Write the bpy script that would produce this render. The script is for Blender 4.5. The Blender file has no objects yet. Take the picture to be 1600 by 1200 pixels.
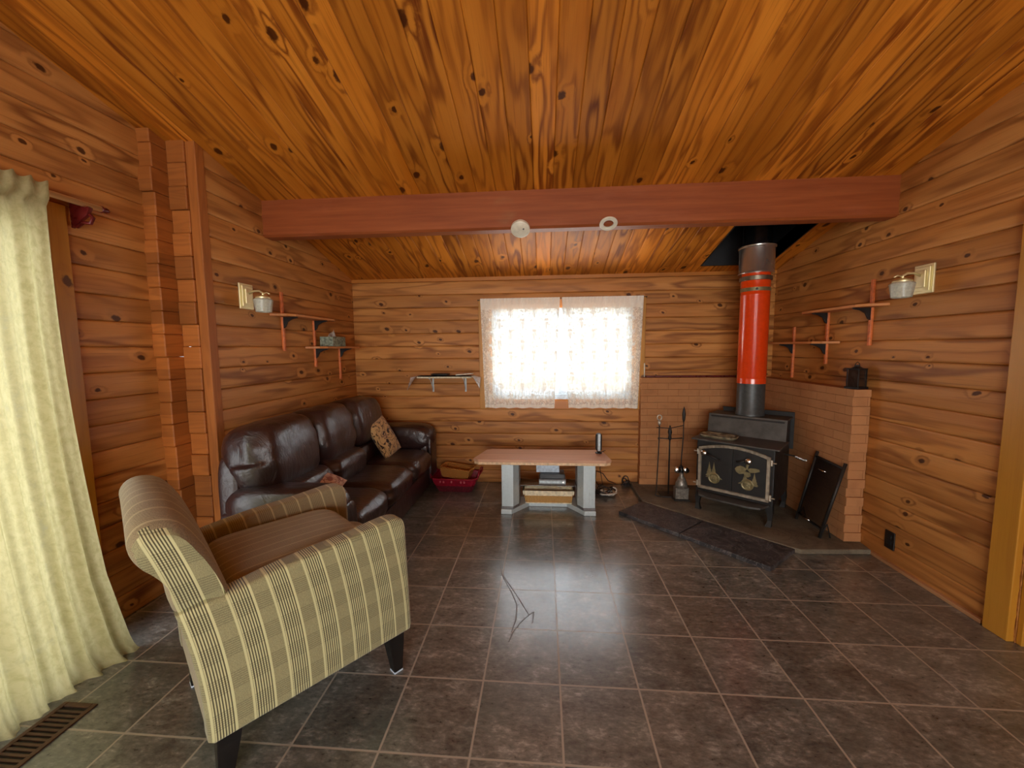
import bpy, bmesh, math, random
from mathutils import Vector, Matrix, noise
random.seed(7)
S = bpy.context.scene
COL = S.collection
PI = math.pi
R = math.radians

# ------------------------------------------------------------------ helpers
def lin(r, g, b):
    f = lambda c: (c/255/12.92 if c/255 <= 0.04045 else ((c/255+0.055)/1.055)**2.4)
    return (f(r), f(g), f(b), 1.0)

def tag(o, label=None, cat=None, group=None, kind=None):
    if label: o['label'] = label
    if cat: o['category'] = cat
    if group: o['group'] = group
    if kind: o['kind'] = kind
    return o

def empty(name, loc, rz=0, label=None, cat=None, group=None):
    o = bpy.data.objects.new(name, None); COL.objects.link(o)
    o.empty_display_size = 0.1
    o.matrix_world = Matrix.Translation(Vector(loc)) @ Matrix.Rotation(rz, 4, 'Z')
    tag(o, label, cat, group)
    return o

def mw(o):
    m = o.matrix_basis.copy()
    p = o.parent
    while p: m = p.matrix_basis @ m; p = p.parent
    return m

def obj(name, bm, mat, parent=None, local=False, smooth=False, recalc=True, angle=None):
    """link a bmesh as one mesh object; world coordinates unless local"""
    if recalc: bmesh.ops.recalc_face_normals(bm, faces=bm.faces)
    if parent is not None and not local:
        bm.transform(mw(parent).inverted())
    me = bpy.data.meshes.new(name); bm.to_mesh(me); bm.free()
    mats = mat if isinstance(mat, (list, tuple)) else [mat]
    for m in mats: me.materials.append(m)
    o = bpy.data.objects.new(name, me); COL.objects.link(o)
    if parent is not None: o.parent = parent
    if smooth:
        for p in me.polygons: p.use_smooth = True
        if angle:
            try:
                me.set_sharp_from_angle(angle=R(angle))
            except Exception: pass
    return o

def new(): return bmesh.new()

def box(bm, x0, x1, y0, y1, z0, z1, bev=0, seg=2, M=None):
    r = bmesh.ops.create_cube(bm, size=1)
    vs = r['verts']
    for v in vs:
        v.co = Vector(((x0+x1)/2+v.co.x*(x1-x0), (y0+y1)/2+v.co.y*(y1-y0), (z0+z1)/2+v.co.z*(z1-z0)))
    if bev:
        es = list({e for v in vs for e in v.link_edges})
        rr = bmesh.ops.bevel(bm, geom=es, offset=bev, segments=seg, affect='EDGES', profile=0.5)
        vs = list({v for f in rr['faces'] for v in f.verts} | {v for v in vs if v.is_valid})
    if M is not None:
        bmesh.ops.transform(bm, matrix=M, verts=[v for v in vs if v.is_valid])
    return bm

def prism(bm, pts, axis, a0, a1, bev=0, seg=2, mi=0):
    """extrude polygon pts along axis from a0 to a1. axis 'x': pts=(y,z); 'y': (x,z); 'z': (x,y)"""
    def P(p, a):
        return {'x': (a, p[0], p[1]), 'y': (p[0], a, p[1]), 'z': (p[0], p[1], a)}[axis]
    v0 = [bm.verts.new(P(p, a0)) for p in pts]; v1 = [bm.verts.new(P(p, a1)) for p in pts]
    fs = [bm.faces.new(v0), bm.faces.new(v1[::-1])]
    n = len(pts)
    for i in range(n):
        fs.append(bm.faces.new((v0[i], v1[i], v1[(i+1) % n], v0[(i+1) % n])))
    for f in fs: f.material_index = mi
    if bev:
        es = [e for e in fs[0].edges] + [e for e in fs[1].edges]
        bmesh.ops.recalc_face_normals(bm, faces=fs)
        bmesh.ops.bevel(bm, geom=es, offset=bev, segments=seg, affect='EDGES', profile=0.5)
    return bm

def lathe(bm, prof, c=(0, 0, 0), n=32, M=None, cap=True):
    """prof list of (r,z)"""
    rings = []
    vs = []
    for r, z in prof:
        ring = [bm.verts.new((c[0]+r*math.cos(2*PI*i/n), c[1]+r*math.sin(2*PI*i/n), c[2]+z)) for i in range(n)]
        rings.append(ring); vs += ring
    for a, b in zip(rings, rings[1:]):
        for i in range(n):
            bm.faces.new((a[i], a[(i+1) % n], b[(i+1) % n], b[i]))
    if cap:
        if prof[0][0] > 1e-5: bm.faces.new(rings[0][::-1])
        if prof[-1][0] > 1e-5: bm.faces.new(rings[-1])
    if M is not None: bmesh.ops.transform(bm, matrix=M, verts=vs)
    return bm

def tube(bm, pts, r, n=8, closed=False, radii=None, cap=True):
    pts = [Vector(p) for p in pts]
    N = len(pts); rings = []
    up = None
    for i, p in enumerate(pts):
        if closed: t = (pts[(i+1) % N]-pts[i-1]).normalized()
        else: t = (pts[min(i+1, N-1)]-pts[max(i-1, 0)]).normalized()
        if up is None:
            up = Vector((0, 0, 1)) if abs(t.z) < 0.9 else Vector((1, 0, 0))
        a = (up - t*up.dot(t))
        if a.length < 1e-4: a = t.orthogonal()
        a.normalize(); b = t.cross(a); up = a
        rr = radii[i] if radii else r
        rings.append([bm.verts.new(p+a*rr*math.cos(2*PI*k/n)+b*rr*math.sin(2*PI*k/n)) for k in range(n)])
    pr = list(zip(rings, rings[1:]))
    if closed: pr.append((rings[-1], rings[0]))
    for A, B in pr:
        for k in range(n):
            bm.faces.new((A[k], A[(k+1) % n], B[(k+1) % n], B[k]))
    if cap and not closed:
        bm.faces.new(rings[0][::-1]); bm.faces.new(rings[-1])
    return bm

def sup(bm, c, s, n=4.0, div=14, M=None, fn=None):
    """superellipsoid-like cushion; c centre, s full sizes; n can be triple"""
    nn = n if isinstance(n, (tuple, list)) else (n, n, n)
    before = set(bm.verts)
    r = bmesh.ops.create_cube(bm, size=2)
    es = list({e for v in r['verts'] for e in v.link_edges})
    bmesh.ops.subdivide_edges(bm, edges=es, cuts=div, use_grid_fill=True)
    allv = [v for v in bm.verts if v not in before]
    for v in allv:
        x, y, z = [math.copysign(math.sin(abs(q)*PI/4)/math.sin(PI/4) if abs(q) < 1 else 1, q) for q in v.co]
        k = (abs(x)**nn[0]+abs(y)**nn[1]+abs(z)**nn[2])**(1.0/((nn[0]+nn[1]+nn[2])/3))
        q = Vector((x/k, y/k, z/k))
        if fn: q = fn(q)
        p = Vector((q.x*s[0]/2, q.y*s[1]/2, q.z*s[2]/2))
        if M is not None: p = M @ p
        v.co = p+Vector(c)
    return bm

def grid(bm, nu, nv, fn, close_u=False, uvl=None):
    V = [[bm.verts.new(fn(i/nu, j/nv)) for j in range(nv+1)] for i in range(nu+(0 if close_u else 1))]
    uv = bm.loops.layers.uv.verify() if uvl else None
    n = nu
    for i in range(n):
        for j in range(nv):
            a = V[i]; b = V[(i+1) % len(V)]
            f = bm.faces.new((a[j], b[j], b[j+1], a[j+1]))
            if uvl:
                for l, (p, q) in zip(f.loops, ((i, j), (i+1, j), (i+1, j+1), (i, j+1))):
                    l[uv].uv = uvl(p/nu, q/nv)
    return bm

# ------------------------------------------------------------------ materials
class NT:
    def __init__(s, name):
        s.m = bpy.data.materials.new(name); s.m.use_nodes = True
        s.t = s.m.node_tree; s.t.nodes.clear()
        s.out = s.n('ShaderNodeOutputMaterial')
    def n(s, t, **kw):
        nd = s.t.nodes.new(t)
        for k, v in kw.items(): setattr(nd, k, v)
        return nd
    def set(s, sock, v):
        if isinstance(v, bpy.types.NodeSocket): s.t.links.new(v, sock)
        elif v is not None:
            if isinstance(v, (tuple, list)) and len(v) == 4 and sock.type == 'VECTOR': v = v[:3]
            sock.default_value = v
    def math(s, op, a, b=None, c=None, clamp=False):
        nd = s.n('ShaderNodeMath', operation=op, use_clamp=clamp)
        s.set(nd.inputs[0], a)
        if b is not None: s.set(nd.inputs[1], b)
        if c is not None: s.set(nd.inputs[2], c)
        return nd.outputs[0]
    def mix(s, f, a, b, blend='MIX'):
        nd = s.n('ShaderNodeMix', data_type='RGBA', blend_type=blend)
        s.set(nd.inputs[0], f); s.set(nd.inputs[6], a); s.set(nd.inputs[7], b)
        return nd.outputs[2]
    def comb(s, x=0, y=0, z=0):
        nd = s.n('ShaderNodeCombineXYZ')
        for i, v in enumerate((x, y, z)): s.set(nd.inputs[i], v)
        return nd.outputs[0]
    def sep(s, v):
        nd = s.n('ShaderNodeSeparateXYZ'); s.set(nd.inputs[0], v); return nd.outputs
    def coord(s, k='Object'):
        return s.n('ShaderNodeTexCoord').outputs[k]
    def noise(s, vec, scale=5, detail=3, rough=0.5, dist=0, dim='3D', w=None):
        nd = s.n('ShaderNodeTexNoise', noise_dimensions=dim)
        if vec is not None: s.set(nd.inputs['Vector'], vec)
        s.set(nd.inputs['Scale'], scale); s.set(nd.inputs['Detail'], detail); s.set(nd.inputs['Roughness'], rough)
        s.set(nd.inputs['Distortion'], dist)
        return nd.outputs['Fac']
    def ramp(s, f, stops, interp='LINEAR'):
        nd = s.n('ShaderNodeValToRGB'); s.set(nd.inputs[0], f)
        cr = nd.color_ramp; cr.interpolation = interp
        while len(cr.elements) < len(stops): cr.elements.new(0.5)
        for e, (p, c) in zip(cr.elements, stops):
            e.position = p; e.color = c if isinstance(c, (tuple, list)) else (c, c, c, 1)
        return nd.outputs[0]
    def mapr(s, v, a, b, c=0.0, d=1.0, smooth=False):
        nd = s.n('ShaderNodeMapRange', clamp=True)
        if smooth: nd.interpolation_type = 'SMOOTHSTEP'
        s.set(nd.inputs[0], v); s.set(nd.inputs[1], a); s.set(nd.inputs[2], b); s.set(nd.inputs[3], c); s.set(nd.inputs[4], d)
        return nd.outputs[0]
    def bump(s, h, strength=0.3, dist=0.01, normal=None):
        nd = s.n('ShaderNodeBump'); s.set(nd.inputs['Height'], h); s.set(nd.inputs['Strength'], strength); s.set(nd.inputs['Distance'], dist)
        if normal is not None: s.set(nd.inputs['Normal'], normal)
        return nd.outputs[0]
    def bsdf(s, color, rough=0.5, metal=0, spec=0.5, normal=None, **kw):
        nd = s.n('ShaderNodeBsdfPrincipled')
        s.set(nd.inputs['Base Color'], color); s.set(nd.inputs['Roughness'], rough); s.set(nd.inputs['Metallic'], metal)
        s.set(nd.inputs['Specular IOR Level'], spec)
        if normal is not None: s.set(nd.inputs['Normal'], normal)
        for k, v in kw.items(): s.set(nd.inputs[k.replace('_', ' ')], v)
        return nd.outputs[0]
    def done(s, sh):
        s.t.links.new(sh, s.out.inputs[0]); return s.m

def plain(name, rgb, rough=0.5, metal=0, spec=0.5, nscale=40, nvar=0.12, bump=0.0, **kw):
    t = NT(name)
    co = t.coord()
    f = t.noise(co, nscale, 3)
    c = lin(*rgb)
    dk = tuple(x*(1-nvar*2) for x in c[:3])+(1,)
    lt = tuple(min(1, x*(1+nvar*2)) for x in c[:3])+(1,)
    col = t.ramp(f, [(0.3, dk), (0.7, lt)])
    nm = t.bump(f, bump, 0.005) if bump else None
    r = t.mapr(f, 0.3, 0.7, max(0, rough-0.05), min(1, rough+0.05))
    return t.done(t.bsdf(col, r, metal, spec, nm, **kw))

def wood(name, base, light, dark, W=0.133, coord='UV', along=0, off=0.0, rough=0.45, knot=0.5, grainamp=1.0, spec=0.4, vary=0.35, seamdark=0.0, rings=34.0, coat=0.0, knotscale=4.2, streak=0.5):
    """pine boards. coordinate 'along' axis and 'across' axis in metres"""
    t = NT(name)
    xyz = t.sep(t.coord(coord))
    u = xyz[along]; v = xyz[1] if along == 0 else xyz[0]
    if coord == 'Object' and along == 2: v = t.math('ADD', xyz[0], xyz[1])
    v = t.math('ADD', v, off)
    q = t.math('DIVIDE', v, W)
    bid = t.math('FLOOR', q)
    wn = t.n('ShaderNodeTexWhiteNoise', noise_dimensions='1D'); t.set(wn.inputs['W'], bid)
    rnd = wn.outputs['Value']
    wn2 = t.n('ShaderNodeTexWhiteNoise', noise_dimensions='1D'); t.set(wn2.inputs['W'], t.math('ADD', bid, 37.3))
    rnd2 = wn2.outputs['Value']
    u2 = t.math('ADD', u, t.math('MULTIPLY', rnd, 23.0))
    # knots
    vo = t.n('ShaderNodeTexVoronoi', voronoi_dimensions='2D', feature='F1'); t.set(vo.inputs['Scale'], knotscale); t.set(vo.inputs['Randomness'], 1.0)
    wob = t.noise(t.comb(u2, v, 3.0), 22, 3, 0.6, 0.5)
    t.set(vo.inputs['Vector'], t.comb(t.math('ADD', t.math('MULTIPLY', u2, 0.72), t.math('MULTIPLY', v, 0.25)), v, 0))
    d = t.math('ADD', vo.outputs['Distance'], t.math('MULTIPLY', t.math('SUBTRACT', wob, 0.5), 0.13))
    pick = t.sep(vo.outputs['Color'])[0]
    on = t.math('LESS_THAN', pick, knot)
    ksz = t.mapr(pick, 0, knot, 0.04, 0.115)
    kn = t.math('MULTIPLY', t.mapr(d, t.math('MULTIPLY', ksz, 0.55), ksz, 1, 0, True), on)
    halo = t.math('MULTIPLY', t.mapr(d, ksz, t.math('MULTIPLY', ksz, 3.0), 1, 0, True), on)
    # cathedral grain
    n1 = t.noise(t.comb(t.math('MULTIPLY', u2, 1.1), t.math('MULTIPLY', v, 9.0), t.math('MULTIPLY', rnd, 50)), 1.0, 2, 0.45)
    n2 = t.noise(t.comb(t.math('MULTIPLY', u2, 3.0), t.math('MULTIPLY', v, 60.0), rnd), 1.0, 3, 0.6)
    ph = t.math('ADD', t.math('MULTIPLY', n1, rings*grainamp), t.math('MULTIPLY', v, rings*0.9))
    ph = t.math('ADD', ph, t.math('MULTIPLY', halo, 4.5))
    ph = t.math('ADD', ph, t.math('MULTIPLY', n2, 1.2))
    g = t.math('MULTIPLY_ADD', t.math('SINE', ph), 0.5, 0.5)
    g = t.math('POWER', g, 2.2)
    fine = t.noise(t.comb(t.math('MULTIPLY', u2, 4.0), t.math('MULTIPLY', v, 260.0), 1.0), 1.0, 3, 0.6)
    patch = t.noise(t.comb(t.math('MULTIPLY', u2, 0.9), t.math('MULTIPLY', v, 6.0), 5.0), 1.0, 3, 0.55)
    gm = t.mapr(patch, 0.35, 0.65, 0.25, 1.0)
    a = t.math('MULTIPLY', t.math('MULTIPLY', g, gm), streak)
    a = t.math('ADD', a, t.math('MULTIPLY', t.math('SUBTRACT', fine, 0.5), 0.5), clamp=True)
    c = t.mix(t.mapr(patch, 0.3, 0.7), lin(*base), lin(*light))
    c = t.mix(a, c, lin(*dark))
    # board to board tone
    tone = t.math('MULTIPLY_ADD', rnd2, vary, 1-vary*0.5)
    nd = t.n('ShaderNodeMix', data_type='RGBA', blend_type='MULTIPLY'); t.set(nd.inputs[0], 1.0); t.set(nd.inputs[6], c); t.set(nd.inputs[7], t.comb(tone, tone, tone)); c = nd.outputs[2]
    stk = t.noise(t.comb(t.math('MULTIPLY', u2, 2.2), t.math('MULTIPLY', v, 95.0), 8.0), 1.0, 4, 0.65)
    c = t.mix(t.mapr(stk, 0.56, 0.72, 0, 0.55*streak), c, lin(*dark))
    c = t.mix(t.math('MULTIPLY', halo, 0.22), c, lin(*light))
    dk = tuple(x*0.35 for x in lin(*dark)[:3])+(1,)
    sd = t.math('ABSOLUTE', t.math('SUBTRACT', t.math('FRACT', q), 0.5))
    c = t.mix(t.mapr(sd, 0.486, 0.497, 0, 0.3), c, dk)
    c = t.mix(t.math('MULTIPLY', kn, 0.93), c, dk)
    nm = t.bump(t.math('SUBTRACT', t.math('MULTIPLY', fine, 0.3), t.math('MULTIPLY', g, 0.3)), 0.12, 0.003)
    kw = {'Coat_Weight': coat, 'Coat_Roughness': 0.25} if coat else {}
    return t.done(t.bsdf(c, rough, 0, spec, nm, **kw))

M = {}
M['ceil'] = wood('pine_ceiling_boards', (184, 106, 26), (210, 132, 44), (104, 40, 6), W=0.13, rough=0.5, knot=0.5, spec=0.2, vary=0.42, rings=34, streak=0.9, knotscale=3.8)
M['wall'] = wood('pine_log_wall', (178, 116, 56), (204, 144, 78), (110, 56, 20), W=0.133, rough=0.5, knot=0.5, spec=0.3, vary=0.22, rings=24, streak=0.85, knotscale=5.4)
M['walld'] = M['wall']
M['post'] = wood('log_end_pine', (158, 92, 36), (176, 106, 46), (112, 60, 22), W=0.133, coord='UV', rough=0.6, knot=0.25, vary=0.5, rings=60, streak=0.4)
M['casing'] = wood('yellow_pine_casing', (180, 124, 36), (196, 138, 48), (142, 84, 26), W=0.5, coord='Object', along=2, rough=0.4, knot=0.35, vary=0.1, rings=26, streak=0.4, knotscale=2.6)
M['casingh'] = wood('yellow_pine_casing_flat', (178, 110, 42), (196, 126, 54), (142, 80, 26), W=0.5, coord='Object', along=0, rough=0.4, knot=0.2, vary=0.1, rings=26, streak=0.4)
M['base'] = wood('pale_pine_strip', (170, 122, 80), (188, 140, 96), (140, 92, 56), W=0.5, coord='Object', along=1, rough=0.5, knot=0.1, vary=0.1)
M['shelfw'] = wood('shelf_pine', (196, 128, 72), (208, 142, 86), (160, 96, 50), W=0.4, coord='Object', along=1, rough=0.5, knot=0.15, vary=0.1)
M['benchtop'] = wood('bench_top_veneer', (192, 146, 116), (204, 158, 128), (166, 116, 88), W=0.9, coord='Object', along=0, rough=0.3, knot=0.0, vary=0.1, rings=60, streak=0.35)
M['benchedge'] = plain('bench_pale_edge', (222, 190, 150), 0.35)
M['orangewood'] = plain('orange_stained_strip', (212, 118, 64), 0.45)
M['rod'] = wood('curtain_rod_pine', (222, 178, 118), (232, 190, 130), (150, 98, 48), W=0.4, coord='Object', along=1, rough=0.4, knot=0, vary=0.1)
M['redbracket'] = plain('dark_red_carved_bracket', (92, 22, 20), 0.3)

def m_beam():
    t = NT('reddish_stained_beam')
    co = t.coord(); x, y, z = t.sep(co)
    f = t.noise(t.comb(t.math('MULTIPLY', x, 1.5), t.math('MULTIPLY', y, 30), t.math('MULTIPLY', z, 30)), 1, 4, 0.6)
    p = t.noise(t.comb(t.math('MULTIPLY', x, 2.0), t.math('MULTIPLY', y, 3), t.math('MULTIPLY', z, 7)), 1, 5, 0.65)
    c = t.ramp(f, [(0.3, lin(128, 62, 28)), (0.7, lin(156, 84, 42))])
    c = t.mix(t.mapr(p, 0.56, 0.7, 0, 0.35), c, lin(160, 92, 60))
    # one rubbed bare patch near the detectors
    dx = t.math('DIVIDE', t.math('SUBTRACT', x, -0.33), 0.09); dz = t.math('DIVIDE', t.math('SUBTRACT', z, 2.38), 0.10)
    r = t.math('ADD', t.math('MULTIPLY', dx, dx), t.math('MULTIPLY', dz, dz))
    pf = t.math('MULTIPLY', t.mapr(r, 0.4, 1.2, 1, 0, True), t.mapr(p, 0.4, 0.6))
    c = t.mix(t.math('MULTIPLY', pf, 0.5), c, lin(150, 104, 66))
    return t.done(t.bsdf(c, 0.5, 0, 0.35, t.bump(f, 0.1, 0.004)))
M['beam'] = m_beam()

def m_floor():
    t = NT('slate_look_floor_tile')
    x, y, z = t.sep(t.coord())
    T = 0.33
    qx = t.math('DIVIDE', x, T); qy = t.math('DIVIDE', y, T)
    ix = t.math('FLOOR', t.math('ADD', qx, 0.0)); iy = t.math('FLOOR', qy)
    fx = t.math('ABSOLUTE', t.math('SUBTRACT', qx, t.math('ROUND', qx)))
    fy = t.math('ABSOLUTE', t.math('SUBTRACT', qy, t.math('ROUND', qy)))
    e = t.math('MINIMUM', fx, fy)
    wob = t.noise(t.comb(x, y, 0), 60, 2)
    e2 = t.math('ADD', e, t.math('MULTIPLY', t.math('SUBTRACT', wob, 0.5), 0.006))
    gr = t.mapr(e2, 0.0095, 0.0150, 1, 0)
    wn = t.n('ShaderNodeTexWhiteNoise', noise_dimensions='2D'); t.set(wn.inputs['Vector'], t.comb(ix, iy, 0))
    rv = wn.outputs['Value']; rc = t.sep(wn.outputs['Color'])
    ox = t.math('ADD', x, t.math('MULTIPLY', rc[0], 9)); oy = t.math('ADD', y, t.math('MULTIPLY', rc[1], 9))
    n1 = t.noise(t.comb(ox, t.math('MULTIPLY', oy, 1.6), 0), 7, 6, 0.65, 0.6)
    n2 = t.noise(t.comb(ox, t.math('MULTIPLY', oy, 2.0), 4), 30, 5, 0.7, 0.3)
    n3 = t.noise(t.comb(ox, oy, 9), 2.2, 3)
    a = t.math('ADD', t.math('MULTIPLY', n1, 0.5), t.math('MULTIPLY', n2, 0.5))
    c = t.ramp(a, [(0.38, lin(68, 67, 63)), (0.48, lin(98, 97, 91)), (0.55, lin(118, 117, 110)), (0.64, lin(164, 162, 153))])
    c = t.mix(t.mapr(n3, 0.5, 0.75, 0, 0.55), c, lin(80, 94, 90))
    c = t.mix(t.mapr(rc[2], 0.5, 1.0, 0, 0.25), c, lin(104, 92, 80))
    tone = t.math('MULTIPLY_ADD', rv, 0.30, 0.83)
    c = t.mix(1.0, c, t.comb(tone, tone, tone), 'MULTIPLY')
    c = t.mix(gr, c, lin(160, 152, 138))
    ro = t.mapr(n2, 0.3, 0.7, 0.26, 0.38)
    ro = t.math('ADD', ro, t.math('MULTIPLY', gr, 0.35))
    h = t.math('SUBTRACT', t.math('MULTIPLY', n2, 0.35), gr)
    return t.done(t.bsdf(c, ro, 0, 0.6, t.bump(h, 0.2, 0.003), Coat_Weight=0.8, Coat_Roughness=0.17))
M['floor'] = m_floor()

def m_brick():
    t = NT('tan_brick')
    u, v, _ = t.sep(t.coord('UV'))
    b = t.n('ShaderNodeTexBrick'); t.set(b.inputs['Vector'], t.comb(u, v, 0)); t.set(b.inputs['Scale'], 1.0)
    t.set(b.inputs['Mortar Size'], 0.0025); t.set(b.inputs['Mortar Smooth'], 0.3); t.set(b.inputs['Brick Width'], 0.2); t.set(b.inputs['Row Height'], 0.065)
    t.set(b.inputs['Color1'], lin(184, 132, 86)); t.set(b.inputs['Color2'], lin(174, 122, 78)); t.set(b.inputs['Mortar'], lin(146, 98, 62))
    n = t.noise(t.comb(u, v, 0), 180, 3); n2 = t.noise(t.comb(u, v, 3), 9, 4)
    c = t.mix(t.mapr(n, 0.35, 0.7, 0, 0.35), b.outputs['Color'], lin(196, 138, 96))
    c = t.mix(t.mapr(n2, 0.5, 0.75, 0, 0.3), c, lin(122, 78, 54))
    h = t.math('SUBTRACT', t.math('MULTIPLY', n, 0.5), b.outputs['Fac'])
    return t.done(t.bsdf(c, 0.85, 0, 0.2, t.bump(h, 0.35, 0.003)))
M['brick'] = m_brick()

def m_stone(name, a, b, c_, scale=8, rough=0.7, vein=0.3, bump=0.4):
    t = NT(name)
    co = t.coord()
    n = t.noise(co, scale, 6, 0.65, 0.8); n2 = t.noise(co, scale*6, 4)
    c = t.ramp(n, [(0.3, lin(*a)), (0.6, lin(*b))])
    ve = t.mapr(t.math('ABSOLUTE', t.math('SUBTRACT', t.noise(co, scale*0.7, 5, 0.7, 1.5), 0.5)), 0, 0.02, vein, 0)
    c = t.mix(ve, c, lin(*c_))
    return t.done(t.bsdf(c, rough, 0, 0.4, t.bump(t.math('ADD', n, t.math('MULTIPLY', n2, 0.3)), bump, 0.01)))
M['slate'] = m_stone('black_slate', (30, 30, 32), (74, 72, 74), (140, 134, 130), 9, 0.45, 0.5)
M['hearth'] = m_stone('grey_flagstone', (84, 76, 62), (118, 108, 90), (60, 52, 42), 5, 0.8, 0.4)

def m_leather():
    t = NT('dark_brown_leather')
    co = t.coord()
    n = t.noise(co, 5, 4, 0.6); f = t.noise(co, 240, 3)
    x, y, z = t.sep(co)
    w = t.noise(t.comb(t.math('MULTIPLY', x, 9), t.math('MULTIPLY', y, 26), t.math('MULTIPLY', z, 9)), 1, 4, 0.6, 1.2)
    c = t.ramp(n, [(0.3, lin(40, 24, 23)), (0.7, lin(58, 37, 36))])
    h = t.math('ADD', t.math('MULTIPLY', w, 1.0), t.math('MULTIPLY', f, 0.06))
    return t.done(t.bsdf(c, t.mapr(n, 0.3, 0.7, 0.28, 0.40), 0, 0.7, t.bump(h, 0.55, 0.014), Coat_Weight=0.3, Coat_Roughness=0.3))
M['leather'] = m_leather()

def m_fabric(name, mode):
    """cream / olive / dark glen plaid stripes; mode 'side': stripes advance along y; 'back': along x"""
    t = NT(name)
    x, y, z = t.sep(t.coord())
    if mode in ('side', 'inner'):
        dz = t.math('SUBTRACT', z, 0.2)
        s = t.math('ADD', y, t.math('MULTIPLY', t.math('MULTIPLY', dz, dz), 0.25)); q = z
    elif mode == 'rim':
        s = t.math('ADD', t.math('SUBTRACT', y, t.math('MULTIPLY', z, 0.0)), t.math('MULTIPLY', t.math('MULTIPLY', t.math('SUBTRACT', z, 0.2), t.math('SUBTRACT', z, 0.2)), 0.25)); q = z
    else:
        s = x; q = t.math('ADD', z, y)
    P = 0.115
    def bands(c):
        k = t.math('FRACT', t.math('DIVIDE', t.math('ADD', c, 5.0), P))
        fine = t.math('GREATER_THAN', k, 0.46)
        ln = t.math('GREATER_THAN', t.math('SINE', t.math('MULTIPLY', k, 2*PI*15.0)), 0.05)
        edge = t.math('LESS_THAN', t.math('MINIMUM', t.math('ABSOLUTE', t.math('SUBTRACT', k, 0.46)), t.math('MINIMUM', k, t.math('SUBTRACT', 1.0, k))), 0.032)
        return k, fine, ln, edge
    k, fine, ln, edge = bands(s)
    k2, fine2, ln2, edge2 = bands(q)
    weave = t.noise(t.coord(), 420, 2)
    tiny = t.math('MULTIPLY', t.math('SINE', t.math('MULTIPLY', s, 2*PI/0.0045)), t.math('SINE', t.math('MULTIPLY', q, 2*PI/0.0045)))
    if mode == 'side' or mode == 'rim': base, lt, dk = (148, 142, 104), (200, 196, 146), (60, 54, 40)
    else: base, lt, dk = (146, 132, 100), (186, 172, 132), (96, 82, 58)
    c = t.mix(t.mapr(t.math('ADD', weave, t.math('MULTIPLY', tiny, 0.12)), 0.35, 0.65), lin(*[int(v*0.86) for v in base]), lin(*[min(255, int(v*1.08)) for v in base]))
    c1 = t.mix(ln, lin(*lt), lin(*dk))
    f1 = 0.82 if mode not in ('back', 'inner') else 0.25
    c = t.mix(t.math('MULTIPLY', fine, f1), c, c1)
    c2 = t.mix(ln2, c, lin(*dk))
    c = t.mix(t.math('MULTIPLY', fine2, 0.33 if mode not in ('back', 'inner') else 0.12), c, c2)
    c = t.mix(t.math('MULTIPLY', edge, 0.9 if mode != 'back' else 0.6), c, lin(*lt))
    return t.done(t.bsdf(c, 0.9, 0, 0.15, t.bump(t.math('ADD', weave, t.math('MULTIPLY', tiny, 0.3)), 0.25, 0.002), Sheen_Weight=0.25))
M['fside'] = m_fabric('striped_plaid_side_fabric', 'side')
M['finner'] = m_fabric('soft_striped_inner_fabric', 'inner')
M['fback'] = m_fabric('striped_plaid_top_fabric', 'back')

def m_curtain():
    t = NT('cream_sheer_curtain')
    u, v, _ = t.sep(t.coord('UV'))
    n = t.noise(t.comb(t.math('MULTIPLY', u, 1.6), v, 0), 24, 4, 0.7, 0.35)
    n2 = t.noise(t.comb(t.math('MULTIPLY', u, 60), t.math('MULTIPLY', v, 8), 0), 1, 2)
    c = t.ramp(n, [(0.38, lin(176, 168, 120)), (0.6, lin(190, 182, 136))])
    df = t.n('ShaderNodeBsdfDiffuse'); t.set(df.inputs[0], c)
    tl = t.n('ShaderNodeBsdfTranslucent'); t.set(tl.inputs[0], c)
    nm = t.bump(t.math('ADD', t.math('MULTIPLY', n, 0.5), t.math('MULTIPLY', n2, 0.4)), 0.25, 0.006)
    t.set(df.inputs['Normal'], nm); t.set(tl.inputs['Normal'], nm)
    m1 = t.n('ShaderNodeMixShader'); t.set(m1.inputs[0], 0.5); t.t.links.new(df.outputs[0], m1.inputs[1]); t.t.links.new(tl.outputs[0], m1.inputs[2])
    tr = t.n('ShaderNodeBsdfTransparent')
    m2 = t.n('ShaderNodeMixShader'); t.set(m2.inputs[0], t.mapr(n, 0.3, 0.5, 0.06, 0.01)); t.t.links.new(m1.outputs[0], m2.inputs[1]); t.t.links.new(tr.outputs[0], m2.inputs[2])
    return t.done(m2.outputs[0])
M['curtain'] = m_curtain()

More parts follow.
